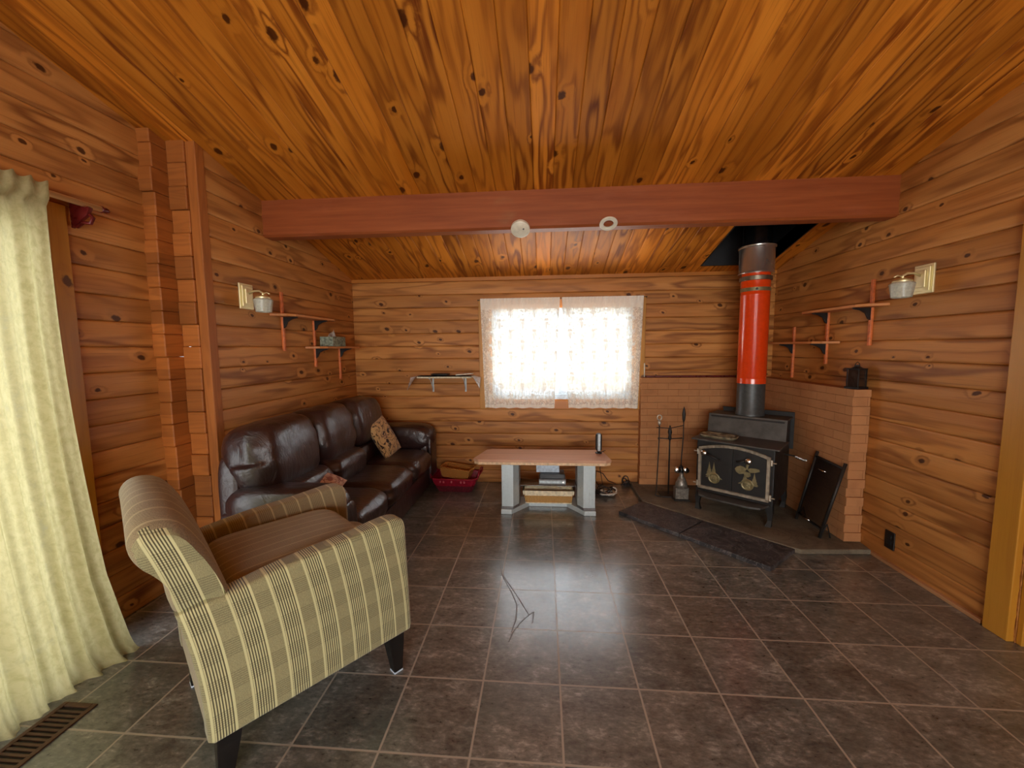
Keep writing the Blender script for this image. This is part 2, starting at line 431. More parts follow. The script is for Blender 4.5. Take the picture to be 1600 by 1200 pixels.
def m_lace():
    t = NT('white_lace')
    u, v, _ = t.sep(t.coord('UV'))
    W, H = 0.155, 0.22
    # half-drop damask motifs
    col = t.math('FLOOR', t.math('DIVIDE', u, W))
    vv = t.math('ADD', v, t.math('MULTIPLY', t.math('MODULO', t.math('ADD', col, 100), 2), H/2))
    fu = t.math('SUBTRACT', t.math('FRACT', t.math('DIVIDE', u, W)), 0.5)
    fv = t.math('SUBTRACT', t.math('FRACT', t.math('DIVIDE', vv, H)), 0.5)
    au = t.math('ABSOLUTE', fu)
    r = t.math('SQRT', t.math('ADD', t.math('MULTIPLY', t.math('MULTIPLY', au, au), 5.0), t.math('MULTIPLY', fv, fv)))
    ang = t.math('ARCTAN2', fv, au)
    pet = t.math('SINE', t.math('ADD', t.math('MULTIPLY', ang, 5), t.math('MULTIPLY', r, 15)))
    n = t.noise(t.comb(u, v, 0), 48, 3, 0.7, 1.0)
    motif = t.math('MULTIPLY', t.mapr(pet, -0.45, 0.0), t.mapr(r, 0.36, 0.42, 1, 0))
    mesh = t.mapr(n, 0.50, 0.56)
    d = t.math('MAXIMUM', motif, t.math('MULTIPLY', mesh, 0.86))
    hem = t.math('MAXIMUM', t.mapr(v, 0.03, 0.035, 1, 0), t.mapr(v, 1.01, 1.015, 0, 1))
    d = t.math('MAXIMUM', d, t.math('MULTIPLY', hem, 0.75))
    alpha = t.mapr(d, 0, 1, 0.58, 0.99)
    c = lin(250, 247, 234)
    df = t.n('ShaderNodeBsdfDiffuse'); t.set(df.inputs[0], c)
    tl = t.n('ShaderNodeBsdfTranslucent'); t.set(tl.inputs[0], c)
    m1 = t.n('ShaderNodeMixShader'); t.set(m1.inputs[0], 0.04); t.t.links.new(df.outputs[0], m1.inputs[1]); t.t.links.new(tl.outputs[0], m1.inputs[2])
    tr = t.n('ShaderNodeBsdfTransparent')
    m2 = t.n('ShaderNodeMixShader'); t.set(m2.inputs[0], alpha); t.t.links.new(tr.outputs[0], m2.inputs[1]); t.t.links.new(m1.outputs[0], m2.inputs[2])
    return t.done(m2.outputs[0])
M['lace'] = m_lace()

def m_glass(name, tint=(255, 255, 255), refl=0.08, rough=0.02):
    t = NT(name)
    tr = t.n('ShaderNodeBsdfTransparent'); t.set(tr.inputs[0], lin(*tint))
    gl = t.n('ShaderNodeBsdfGlossy'); t.set(gl.inputs['Roughness'], rough)
    n = t.noise(t.coord(), 3, 2)
    fr = t.n('ShaderNodeLayerWeight'); t.set(fr.inputs[0], 0.5)
    m = t.n('ShaderNodeMixShader'); t.set(m.inputs[0], t.math('ADD', t.math('MULTIPLY', t.math('POWER', fr.outputs['Facing'], 4.0), 0.6), t.math('MULTIPLY', n, refl), clamp=True))
    t.t.links.new(tr.outputs[0], m.inputs[1]); t.t.links.new(gl.outputs[0], m.inputs[2])
    return t.done(m.outputs[0])
M['glass'] = m_glass('clear_glass', refl=0.03)
M['smokeglass'] = m_glass('smoked_glass', (150, 142, 138), 0.3, 0.08)
M['lampglass'] = plain('frosted_glass_shade', (206, 208, 190), 0.35, nscale=90, nvar=0.08, Transmission_Weight=0.25)

def m_wicker(name, a, b, pitch=0.012, horiz=False):
    t = NT(name)
    x, y, z = t.sep(t.coord())
    s = t.math('ADD', x, y)
    w1 = t.math('SINE', t.math('MULTIPLY', s, 2*PI/pitch)); w2 = t.math('SINE', t.math('MULTIPLY', z, 2*PI/(pitch*0.9)))
    if horiz: h = t.math('MULTIPLY', w1, w2)
    else: h = t.math('ADD', t.math('MULTIPLY', w1, 0.8), t.math('MULTIPLY', t.math('MULTIPLY', w1, w2), 0.3))
    h = t.math('ADD', h, t.math('MULTIPLY', t.noise(t.coord(), 160, 3), 0.8))
    c = t.ramp(t.mapr(h, -0.9, 1.4), [(0.1, lin(*b)), (0.65, lin(*a))])
    return t.done(t.bsdf(c, 0.6, 0, 0.3, t.bump(h, 0.7, 0.004)))
M['wicker'] = m_wicker('natural_wicker', (218, 172, 104), (120, 76, 34))
M['wicker2'] = m_wicker('golden_wicker', (204, 140, 66), (128, 76, 28), 0.016, True)
M['redplastic'] = plain('red_plastic', (150, 22, 46), 0.35)
M['redplasticdark'] = plain('red_woven_plastic', (98, 30, 40), 0.5, nscale=90, nvar=0.3)
M['cream'] = plain('cream_cloth', (224, 212, 180), 0.8)
M['white'] = plain('white_plastic', (222, 222, 206), 0.4)
M['vinyl'] = plain('white_vinyl', (196, 210, 224), 0.35)
M['silver'] = plain('silver_plastic', (168, 178, 180), 0.35, metal=0.3)
M['silverdk'] = plain('grey_plastic', (112, 112, 112), 0.4, metal=0.2)
M['greymetal'] = plain('painted_grey_metal', (188, 200, 202), 0.32, metal=0.2, nvar=0.02)
M['black'] = plain('black_plastic', (22, 22, 24), 0.4)
M['blackwood'] = plain('black_lacquered_wood', (20, 19, 19), 0.4)
M['iron'] = plain('black_wrought_iron', (46, 43, 40), 0.5, metal=0.4, bump=0.2)
M['stove'] = plain('black_stove_plate', (78, 76, 72), 0.55, metal=0.3, nscale=14, nvar=0.15, bump=0.1)
M['stovedark'] = plain('dark_stove_plate', (38, 37, 36), 0.5, metal=0.3, nscale=20)
M['nickel'] = plain('aged_nickel_trim', (176, 166, 148), 0.42, metal=0.6)
M['brassold'] = plain('tarnished_brass', (134, 124, 90), 0.45, metal=0.5)
M['brass'] = plain('polished_brass', (240, 230, 180), 0.36, metal=0.7, nscale=3, nvar=0.01)
M['chrome'] = plain('chrome', (210, 208, 204), 0.15, metal=1.0)
M['galv'] = plain('galvanised_steel', (200, 196, 188), 0.26, metal=0.9, nscale=2, nvar=0.03)
M['galvmatte'] = plain('dull_steel_clamp', (120, 112, 96), 0.4, metal=0.8)
M['blackpipe'] = plain('grey_black_pipe', (66, 70, 70), 0.42, metal=0.2)
M['shaftpipe'] = plain('dark_shiny_pipe', (60, 64, 66), 0.16, metal=0.9)
M['orange'] = plain('glossy_orange_enamel', (226, 66, 14), 0.2, spec=0.6, nvar=0.03, Coat_Weight=0.5, Coat_Roughness=0.08)
M['shaft'] = plain('black_painted_shaft', (22, 22, 24), 0.5)
M['ringwhite'] = plain('off_white_plastic', (226, 220, 200), 0.4, nvar=0.04)
M['register'] = plain('brown_metal_register', (84, 58, 42), 0.4, metal=0.5)
M['registerdark'] = plain('dark_duct', (22, 10, 10), 0.7)
M['outlet'] = plain('dark_wall_outlet', (24, 18, 16), 0.4)
M['tissue'] = plain('white_tissue', (232, 224, 214), 0.9)
M['tissuebox'] = plain('mottled_green_grey_carton', (128, 140, 122), 0.5, nscale=45, nvar=0.35)
M['cordwhite'] = plain('white_cord', (206, 198, 184), 0.5)
M['corddark'] = plain('dark_cord', (30, 24, 22), 0.5)
M['paper'] = plain('pale_paper', (214, 206, 186), 0.7)
M['doily'] = plain('white_doily_cloth', (246, 242, 238), 0.9, nscale=120)
M['pewter'] = plain('pewter_grey', (132, 126, 116), 0.4, metal=0.5, nscale=60, nvar=0.2, bump=0.2)
M['dish'] = plain('speckled_stoneware', (122, 112, 88), 0.55, nscale=22, nvar=0.35)
def m_mesh():
    t = NT('black_wire_mesh')
    x, y, z = t.sep(t.coord())
    a = t.math('SINE', t.math('MULTIPLY', y, 2*PI/0.004)); b = t.math('SINE', t.math('MULTIPLY', z, 2*PI/0.004))
    hole = t.math('MULTIPLY', t.math('GREATER_THAN', a, 0.1), t.math('GREATER_THAN', b, 0.1))
    p = t.bsdf(lin(46, 44, 44), 0.5, 0.3)
    tr = t.n('ShaderNodeBsdfTransparent'); m = t.n('ShaderNodeMixShader'); t.set(m.inputs[0], hole)
    t.t.links.new(p, m.inputs[1]); t.t.links.new(tr.outputs[0], m.inputs[2]); return t.done(m.outputs[0])
M['meshscreen'] = m_mesh()
M['darkglass'] = plain('dark_lantern_glass', (46, 34, 28), 0.12, spec=0.8)
M['scuff'] = plain('dark_scuff', (92, 86, 80), 0.45)
M['underlay'] = plain('shadow_gap_board', (60, 34, 18), 0.8)
M['rear'] = M['wall']

def m_pillow(name, base, dk, mid):
    t = NT(name)
    co = t.coord()
    n = t.noise(co, 9, 2, 0.5, 2.0)
    li = t.mapr(t.math('ABSOLUTE', t.math('SUBTRACT', n, 0.5)), 0.018, 0.04, 1, 0)
    gate = t.mapr(t.noise(co, 7, 2), 0.30, 0.42)
    vo = t.n('ShaderNodeTexVoronoi'); t.set(vo.inputs['Scale'], 15); t.set(vo.inputs['Vector'], co)
    leaf = t.math('MULTIPLY', t.mapr(vo.outputs['Distance'], 0.25, 0.34, 1, 0), t.math('GREATER_THAN', t.sep(vo.outputs['Color'])[0], 0.55))
    c = t.mix(t.mapr(t.noise(co, 9, 3), 0.52, 0.62, 0, 0.6), lin(*base), lin(*mid))
    c = t.mix(t.math('MULTIPLY', li, gate), c, lin(*dk))
    c = t.mix(leaf, c, lin(*dk))
    return t.done(t.bsdf(c, 0.85, 0, 0.2, t.bump(t.noise(co, 300, 2), 0.2, 0.002), Sheen_Weight=0.2))
M['pillow'] = m_pillow('tan_vine_print', (206, 172, 118), (48, 34, 34), (150, 120, 104))
M['pillow2'] = m_pillow('rose_tan_print', (216, 186, 164), (150, 104, 96), (200, 150, 132))
M['ground'] = m_stone('dry_grass_and_snow', (200, 190, 160), (236, 234, 228), (170, 150, 110), 0.6, 0.95, 0.1, 0.1)
M['bark'] = plain('pale_bark', (170, 160, 140), 0.9, nscale=12, nvar=0.25)

# ------------------------------------------------------------------ room
XL, XL2, XR, YB = -2.08, -2.32, 2.19, 1.23
YR = -5.6            # rear wall
RIDGE = -2.45
SL = 0.258
def zc(y):
    return 2.155+(1.25-y)*SL if y > RIDGE else 2.155+(1.25-RIDGE)*SL-(RIDGE-y)*SL

def boards(bm, O, A, B, N, a0f, b0, b1, W, holes=(), gd=0.009, gw=0.010, back=0.12, crown=0.002):
    """tongue-and-groove face: A along, B across (board stacking), N towards the room. a0f(b)->(a0,a1).
    holes: (a0,a1,b0,b1). UV in metres."""
    O, A, B, N = map(Vector, (O, A, B, N))
    uv = bm.loops.layers.uv.verify()
    prof = []
    k0 = math.floor(b0/W)-1; k1 = math.ceil(b1/W)+1
    for k in range(k0, k1):
        s = k*W
        prof += [(s, -gd), (s+gw*0.5, -gd*0.2), (s+gw*1.3, 0.0), (s+W/2, crown), (s+W-gw*1.3, 0.0), (s+W-gw*0.5, -gd*0.2)]
    def dep(b):
        for (p, d), (q, e) in zip(prof, prof[1:]):
            if p-1e-9 <= b <= q+1e-9: return d+(e-d)*(b-p)/(q-p) if q > p else d
        return 0
    bs = {b0, b1}
    for p, d in prof:
        if b0 < p < b1: bs.add(p)
    for h in holes:
        for e in (h[2], h[3]):
            if b0 < e < b1: bs.add(e)
    bs = sorted(bs)
    def P(a, b, d): return O+A*a+B*b+N*d
    for p, q in zip(bs, bs[1:]):
        if q-p < 1e-6: continue
        lo, hi = a0f((p+q)/2)
        if hi-lo < 1e-4: continue
        segs = [(lo, hi)]
        for h in holes:
            if h[2] < (p+q)/2 < h[3]:
                ns = []
                for s0, s1 in segs:
                    if h[1] <= s0 or h[0] >= s1: ns.append((s0, s1)); continue
                    if s0 < h[0]: ns.append((s0, h[0]))
                    if s1 > h[1]: ns.append((h[1], s1))
                segs = ns
        for s0, s1 in segs:
            v = [bm.verts.new(P(s0, p, dep(p))), bm.verts.new(P(s1, p, dep(p))), bm.verts.new(P(s1, q, dep(q))), bm.verts.new(P(s0, q, dep(q)))]
            f = bm.faces.new(v)
            for l, c in zip(f.loops, ((s0, p), (s1, p), (s1, q), (s0, q))): l[uv].uv = (c[0], c[1])
            if back:
                v = [bm.verts.new(P(s0, p, -back)), bm.verts.new(P(s0, q, -back)), bm.verts.new(P(s1, q, -back)), bm.verts.new(P(s1, p, -back))]
                f = bm.faces.new(v)
                for l, c in zip(f.loops, ((s0, p), (s0, q), (s1, q), (s1, p))): l[uv].uv = (c[0], c[1])
    for h in holes:      # reveals
        for (c0, c1) in (((h[0], h[2]), (h[1], h[2])), ((h[1], h[2]), (h[1], h[3])), ((h[1], h[3]), (h[0], h[3])), ((h[0], h[3]), (h[0], h[2]))):
            v = [bm.verts.new(P(*c0, 0)), bm.verts.new(P(*c1, 0)), bm.verts.new(P(*c1, -back)), bm.verts.new(P(*c0, -back))]
            f = bm.faces.new(v)
            for l in f.loops: l[uv].uv = (l.vert.co.x+l.vert.co.y, l.vert.co.z)
    return bm

def struct(name, bm, mat, label=None, recalc=False, **kw):
    o = obj(name, bm, mat, recalc=recalc, **kw); tag(o, label, kind='structure'); return o

# floor
bm = new(); box(bm, -2.6, 2.9, YR-0.1, 1.4, -0.08, 0.0)
floor = struct('floor', bm, M['floor'], 'dark grey slate-look square tile floor with pale grout', recalc=True)
bm = new()
def scuff(pts, w=0.0028):
    for (a, b) in zip(pts, pts[1:]):
        a = Vector(a); b = Vector(b); d = (b-a).normalized(); n = Vector((-d.y, d.x, 0))*w
        v = [a+n, a-n, b-n, b+n]
        v0 = [bm.verts.new((p.x, p.y, 0.0002)) for p in v]; v1 = [bm.verts.new((p.x, p.y, 0.0008)) for p in v]
        bm.faces.new(v1)
        for i in range(4): bm.faces.new((v0[i], v0[(i+1) % 4], v1[(i+1) % 4], v1[i]))
scuff([(-0.356, -0.390, 0), (-0.329, -0.523, 0), (-0.259, -0.685, 0), (-0.218, -0.800, 0), (-0.217, -0.922, 0), (-0.233, -1.019, 0)])
scuff([(-0.321, -0.522, 0), (-0.232, -0.701, 0), (-0.150, -0.877, 0)])
scuff([(-0.150, -0.882, 0), (-0.123, -0.854, 0), (-0.128, -0.941, 0)])
scuff([(-0.150, -0.882, 0), (-0.191, -0.945, 0), (-0.226, -1.023, 0), (-0.240, -1.085, 0)])
obj('scuff_mark', bm, M['scuff'], floor)

# back wall with window opening
WX0, WX1, WZ0, WZ1 = -0.60, 0.83, 0.90, 1.84
bm = new(); boards(bm, (0, YB, 0), (1, 0, 0), (0, 0, 1), (0, -1, 0), lambda b: (-2.25, 2.3), 0, 2.23, 0.133, [(WX0, WX1, WZ0, WZ1)])
struct('wall_back', bm, M['wall'], 'back wall of stacked orange pine logs around the lace-curtained window')
def clipy(ymin, ymax):
    def f(b):
        if b > zc(RIDGE)+0.02: return (0, 0)
        yhi = min(ymax, 1.25+(2.155+0.03-b)/SL) if b > 2.1 else ymax
        ylo = max(ymin, 2*RIDGE-(1.25+(2.155+0.03-b)/SL)) if b > 2.1 else ymin
        return (ylo, yhi)
    return f
bm = new(); boards(bm, (XL, 0, 0), (0, 1, 0), (0, 0, 1), (1, 0, 0), clipy(-0.64, 1.30), 0, 3.2, 0.133)
# side alcove return (hidden behind the stacked ends) and near section of the wall
boards(bm, (XL2, 0, 0), (0, 1, 0), (0, 0, 1), (1, 0, 0), clipy(YR, -0.60), 0, 3.2, 0.133, [(-3.15, -1.24, -0.02, 2.05)])
struct('wall_left', bm, M['wall'], 'left wall of pine logs, set back behind the sofa')
bm = new(); boards(bm, (XR, 0, 0), (0, 1, 0), (0, 0, 1), (-1, 0, 0), clipy(YR, 1.30), 0, 3.2, 0.133, [(-1.75, -0.93, -0.02, 2.02)])
struct('wall_right', bm, M['wall'], 'right wall of brown pine logs')
bm = new(); boards(bm, (0, YR, 0), (1, 0, 0), (0, 0, 1), (0, 1, 0), lambda b: (-2.45, 2.3), 0, 2.35, 0.133, [(-1.6, 1.5, 0.35, 2.05)])
struct('wall_rear', bm, M['wall'], 'rear log wall behind the viewpoint with a wide window opening')

# ceiling: two slopes of boards, chimney opening in the far slope
cs = 1/math.sqrt(1+SL*SL)
HX0, HX1, HY0, HY1 = 1.43, 2.03, 0.42, 1.08
bm = new()
Dv = Vector((0, 1, -SL)).normalized()
O = Vector((0, RIDGE, zc(RIDGE)))
ln = lambda y: (y-RIDGE)/cs
boards(bm, O, Dv, (1, 0, 0), Vector((0, -SL, -1)).normalized(), lambda b: (0, ln(1.33)), -2.45, 2.3, 0.13, [(ln(HY0), ln(HY1), HX0, HX1)], gd=0.005, gw=0.007, crown=0.0)
Dv2 = Vector((0, -1, -SL)).normalized()
boards(bm, O, Dv2, (1, 0, 0), Vector((0, SL, -1)).normalized(), lambda b: (0, (RIDGE-YR+0.1)/cs), -2.45, 2.3, 0.13, gd=0.005, gw=0.007, crown=0.0)
struct('ceiling', bm, M['ceil'], 'sloping ceiling of knotty amber pine boards')

# chimney shaft (black box in the ceiling opening)
bm = new()
zt = 3.05
th = 0.01
for (x0, x1, y0, y1) in ((HX0-th, HX0, HY0-th, HY1+th), (HX1, HX1+th, HY0-th, HY1+th), (HX0, HX1, HY0-th, HY0), (HX0, HX1, HY1, HY1+th)):
    v = []
    for (x, y) in ((x0, y0), (x1, y0), (x1, y1), (x0, y1)):
        v.append((bm.verts.new((x, y, zc(y)-0.004)), bm.verts.new((x, y, zt))))
    for i in range(4):
        a, b = v[i], v[(i+1) % 4]; bm.faces.new((a[0], b[0], b[1], a[1]))
    bm.faces.new([a[0] for a in v][::-1]); bm.faces.new([a[1] for a in v])
box(bm, HX0-th, HX1+th, HY0-th, HY1+th, zt, zt+0.02)
struct('trim_1', bm, M['shaft'], 'black square opening in the ceiling around the stovepipe', recalc=True)

# beam
bm = new()
pts = [(-0.10, 2.265), (-0.085, 2.25), (0.0, 2.25), (0.015, 2.265), (0.015, zc(0.015)+0.005), (-0.10, zc(-0.10)+0.005)]
prism(bm, pts, 'x', XL-0.02, XR+0.02)
beam = struct('trim_2', bm, M['beam'], 'reddish brown painted beam across the ceiling', recalc=True)

# stacked log ends at the step of the left wall
def logends(name, x0, x1, yf, yb, top, label, off, jit=0.008):
    bm = new(); uv = bm.loops.layers.uv.verify()
    z = off; k = 0; rnd = random.Random(int(abs(x0)*1000))
    while z < top:
        z1 = min(z+0.133, top); h = z1-z
        j = rnd.uniform(-jit, jit); c = 0.005
        a = (x0, x1+rnd.uniform(-jit*0.4, jit*0.4), yf+j, yb, max(z, 0)+0.0008, z1-0.0008)
        if z1-0.02 > max(z, 0): box(bm, *a, bev=c, seg=1)
        z += 0.133
    for f in bm.faces:
        for l in f.loops:
            co = l.vert.co; l[uv].uv = ((co.x if abs(f.normal.y) > 0.5 else co.y)+co.z*0.0+7*x0, co.z)
    return struct(name, bm, M['post'], label, recalc=True)
logends('trim_3', XL2-0.01, -2.245, -0.755, -0.60, zc(-0.75)+0.02, 'narrow stack of log ends beside the cream curtain', -0.06)
logends('trim_4', -2.245, -2.135, -0.655, -0.56, zc(-0.65)+0.02, 'stack of squared log ends left of the sofa', 0.0)
bm = new(); uv = bm.loops.layers.uv.verify()
box(bm, -2.135, XL+0.004, -0.645, -0.58, 0, zc(-0.62)+0.02, bev=0.004, seg=1)
for f in bm.faces:
    for l in f.loops: l[uv].uv = (l.vert.co.z, l.vert.co.x+l.vert.co.y)
struct('trim_5', bm, M['post'], 'slim vertical pine post edging the sofa wall', recalc=True)

# top trim between back wall and ceiling, right baseboard strip
bm = new(); prism(bm, [(YB-0.012, 2.13), (YB+0.01, 2.13), (YB+0.01, 2.165), (YB-0.012, 2.168)], 'x', XL, XR)
struct('trim_6', bm, M['casingh'], 'thin pine strip where the back wall meets the ceiling', recalc=True)
bm = new(); box(bm, XR-0.022, XR+0.01, -0.80, -0.03, 0.0, 0.022, bev=0.003)
struct('baseboard_right', bm, M['base'], 'pale strip along the floor at the right wall', recalc=True)

# right doorway: yellow casing, jamb, closed slab beyond the frame
d1 = empty('door_1', (XR, -1.34, 0)); tag(d1, 'doorway with yellow pine casing at the right edge', kind='structure')
bm = new(); box(bm, XR-0.03, XR+0.02, -0.925, -0.815, 0, 2.10, bev=0.004); obj('casing', bm, M['casing'], d1)
bm = new(); box(bm, XR-0.03, XR+0.02, -1.87, -1.755, 0, 2.10, bev=0.004); obj('casing', bm, M['casing'], d1)
bm = new(); box(bm, XR-0.03, XR+0.02, -1.755, -0.925, 2.0, 2.10, bev=0.004); obj('casing', bm, M['casing'], d1)
bm = new(); box(bm, XR+0.004, XR+0.12, -0.955, -0.932, 0, 2.0, bev=0.002); box(bm, XR+0.004, XR+0.12, -1.75, -1.727, 0, 2.0, bev=0.002); box(bm, XR+0.004, XR+0.12, -1.727, -0.955, 1.98, 2.0); obj('door_frame', bm, M['casing'], d1)
bm = new(); box(bm, XR+0.06, XR+0.1, -1.725, -0.957, 0.01, 1.975, bev=0.003)
for (a, b, c, d) in ((-1.62, -1.37, 0.2, 0.9), (-1.31, -1.06, 0.2, 0.9), (-1.62, -1.37, 1.05, 1.85), (-1.31, -1.06, 1.05, 1.85)):
    box(bm, XR+0.052, XR+0.07, a, b, c, d, bev=0.008)
obj('door_panel', bm, M['casing'], d1)
bm = new(); lathe(bm, [(0.0, 0), (0.03, 0.003), (0.012, 0.01), (0.012, 0.03), (0.026, 0.045), (0.026, 0.06), (0.0, 0.07)], n=20, M=Matrix.Translation((XR+0.06, -1.67, 1.0)) @ Matrix.Rotation(-PI/2, 4, 'Y'))
obj('door_handle', bm, M['brass'], d1, smooth=True)

# patio door behind the cream curtain
d2 = empty('door_2', (XL2, -2.2, 0)); tag(d2, 'glazed patio door hidden behind the cream curtain', kind='structure')
bm = new(); box(bm, XL2-0.01, XL2+0.022, -1.25, -1.145, 0, 2.12, bev=0.003); obj('casing', bm, M['casing'], d2)
bm = new(); box(bm, XL2-0.01, XL2+0.022, -3.25, -3.14, 0, 2.12, bev=0.003); obj('casing', bm, M['casing'], d2)
bm = new(); box(bm, XL2-0.01, XL2+0.022, -3.14, -1.25, 2.03, 2.12, bev=0.003); obj('casing', bm, M['casing'], d2)
bm = new()
for (a, b) in ((-1.30, -1.24), (-2.22, -2.16), (-3.15, -3.09)): box(bm, XL2-0.09, XL2-0.04, a, b, 0, 2.05, bev=0.004)
box(bm, XL2-0.09, XL2-0.04, -3.09, -1.30, 0, 0.07); box(bm, XL2-0.09, XL2-0.04, -3.09, -1.30, 1.98, 2.05)
obj('sash', bm, M['vinyl'], d2)
bm = new(); box(bm, XL2-0.068, XL2-0.062, -3.09, -1.30, 0.07, 1.98); obj('pane', bm, M['glass'], d2)

# window_1
w1 = empty('window_1', ((WX0+WX1)/2, YB, WZ0)); tag(w1, 'white sliding window with orange pine casing in the back wall', kind='structure')
bm = new()
box(bm, -0.735, -0.635, YB-0.02, YB+0.01, 0.80, 1.935, bev=0.003); obj('casing', bm, M['casing'], w1)
bm = new(); box(bm, 0.862, 0.955, YB-0.02, YB+0.01, 0.80, 1.945, bev=0.003); obj('casing', bm, M['casing'], w1)
bm = new(); box(bm, -0.635, 0.862, YB-0.02, YB+0.01, 1.85, 1.935, bev=0.003); obj('casing', bm, M['casingh'], w1)
bm = new(); box(bm, -0.635, 0.862, YB-0.02, YB+0.01, 0.80, 0.89, bev=0.003); obj('casing', bm, M['casingh'], w1)
bm = new()
for a in ((-0.635, -0.57, 0.89, 1.85), (0.80, 0.862, 0.89, 1.85)): box(bm, a[0], a[1], YB+0.0, YB+0.09, a[2], a[3], bev=0.003)
box(bm, -0.57, 0.80, YB+0.0, YB+0.09, 0.89, 0.95, bev=0.003); box(bm, -0.57, 0.80, YB+0.0, YB+0.09, 1.80, 1.85, bev=0.003)
obj('window_frame', bm, M['vinyl'], w1)
def sash(x0, x1, y):
    bm = new(); f = 0.038
    box(bm, x0, x0+f, y, y+0.03, 0.95, 1.80, bev=0.003); box(bm, x1-f, x1, y, y+0.03, 0.95, 1.80, bev=0.003)
    box(bm, x0+f, x1-f, y, y+0.03, 0.95, 0.95+f, bev=0.003); box(bm, x0+f, x1-f, y, y+0.03, 1.80-f, 1.80, bev=0.003)
    s = obj('sash', bm, M['vinyl'], w1)
    bm = new(); box(bm, x0+f-0.005, x1-f+0.005, y+0.012, y+0.018, 0.95+f-0.005, 1.80-f+0.005); obj('pane', bm, M['glass'], s)
sash(-0.57, 0.145, YB+0.045); sash(0.085, 0.80, YB+0.01)

# rear window so the room is lit from behind the viewpoint
w2 = empty('window_2', (0, YR, 0.35)); tag(w2, 'wide window behind the viewpoint', kind='structure')
bm = new()
for a in ((-1.6, -1.54), (-0.08, -0.02), (1.44, 1.5)): box(bm, a[0], a[1], YR-0.08, YR-0.02, 0.35, 2.05, bev=0.004)
box(bm, -1.54, 1.44, YR-0.08, YR-0.02, 0.35, 0.41); box(bm, -1.54, 1.44, YR-0.08, YR-0.02, 1.99, 2.05)
obj('window_frame', bm, M['vinyl'], w2)
bm = new(); box(bm, -1.54, 1.44, YR-0.053, YR-0.047, 0.41, 1.99); obj('pane', bm, M['glass'], w2)

# outside
bm = new(); box(bm, -14, 14, 1.6, 24, -0.6, -0.5); struct('ground', bm, M['ground'], 'pale ground outside the window', recalc=True)
bm = new(); box(bm, -14, -2.9, -14, 1.6, -0.6, -0.5); struct('ground', bm, M['ground'], 'pale ground outside the patio door', recalc=True)

# ------------------------------------------------------------------ brick surround + hearth
bs = empty('brick_heat_shield', (1.9, 1.18, 0), 0, 'low tan brick heat shield wall wrapping the corner behind the wood stove', 'brick wall')
HZ = 0.035
def brickwing(name, x0, x1, y0, y1, axis, endside):
    bm = new(); uv = bm.loops.layers.uv.verify()
    z = HZ; k = 0; rr = random.Random(5)
    while z < 1.125:
        z1 = min(z+0.065, 1.128)
        j = rr.uniform(0, 0.012)*(1 if k % 2 else 0.3)
        a = [x0, x1, y0, y1, z+0.0006, z1-0.0006]
        if endside == 'x0': a[0] += j*0.4
        if endside == 'y0': a[2] += j
        a[1 if axis == 'y' else 3] += 0
        box(bm, *a, bev=0.0015, seg=1)
        z = z1; k += 1
    for f in bm.faces:
        n = f.normal
        for l in f.loops:
            co = l.vert.co
            uu = co.x if abs(n.y) > 0.5 else co.y
            if abs(n.z) > 0.5: l[uv].uv = (co.x, co.y)
            else: l[uv].uv = (uu+0.03, co.z-HZ)
    return obj(name, bm, M['brick'], bs)
brickwing('brick_wing', 0.905, 2.07, 1.14, YB-0.005, 'x', 'x0')
brickwing('brick_wing', 2.07, XR-0.004, 0.0, YB-0.005, 'y', 'y0')
bm = new()
prism(bm, [(0.835, YB-0.005), (0.83, 0.70), (1.655, -0.105), (1.70, -0.135), (XR-0.022, -0.11), (XR-0.004, 0.0), (XR-0.004, YB-0.005)], 'z', 0.0, HZ, bev=0.006)
tag(obj('hearth_slab', bm, M['hearth']), 'low grey stone hearth pad in the corner under the wood stove', 'hearth')
# dark strip modelled in place of the shadow line above back brick wing
bm = new(); box(bm, 0.962, 1.9, YB-0.05, YB-0.008, 1.130, 1.145, bev=0.002)
tag(obj('shadow_strip', bm, M['redbracket']), 'thin dark red strip standing in for the shadow line along the top of the back brick wing', 'shadow strip')

# two black slate slabs on the floor in front of the hearth
def slab(p, name, label):
    bm = new(); prism(bm, p, 'z', 0.0, 0.032, bev=0.004)
    return tag(obj(name, bm, M['slate']), label, 'stone slab', 'black slate slabs in front of the hearth')
A0 = Vector((0.575, 0.46)); A1 = Vector((0.822, 0.69)); B1 = Vector((1.665, -0.125)); B0 = Vector((1.372, -0.37))
mA = A0.lerp(B0, 0.47); mB = A1.lerp(B1, 0.47)
g = (B0-A0).normalized()*0.005
jag = lambda a, b, n, s: [tuple(a.lerp(b, i/n)+Vector((random.uniform(-s, s), random.uniform(-s, s)))*(0 if i in (0, n) else 1)) for i in range(n)]
slab(jag(A0, mA-g, 5, 0.003)+jag(mA-g, mB-g, 3, 0.0)+jag(mB-g, A1, 4, 0.002)+[tuple(A1)], 'slate_slab', 'black slate slab on the tiles, the piece of the pair nearer the bench')
slab(jag(mA+g, B0, 5, 0.003)+jag(B0, B1, 6, 0.006)+jag(B1, mB+g, 4, 0.002)+[tuple(mB+g)], 'slate_slab', 'black slate slab with jagged outer end, the piece of the pair nearer the right wall')

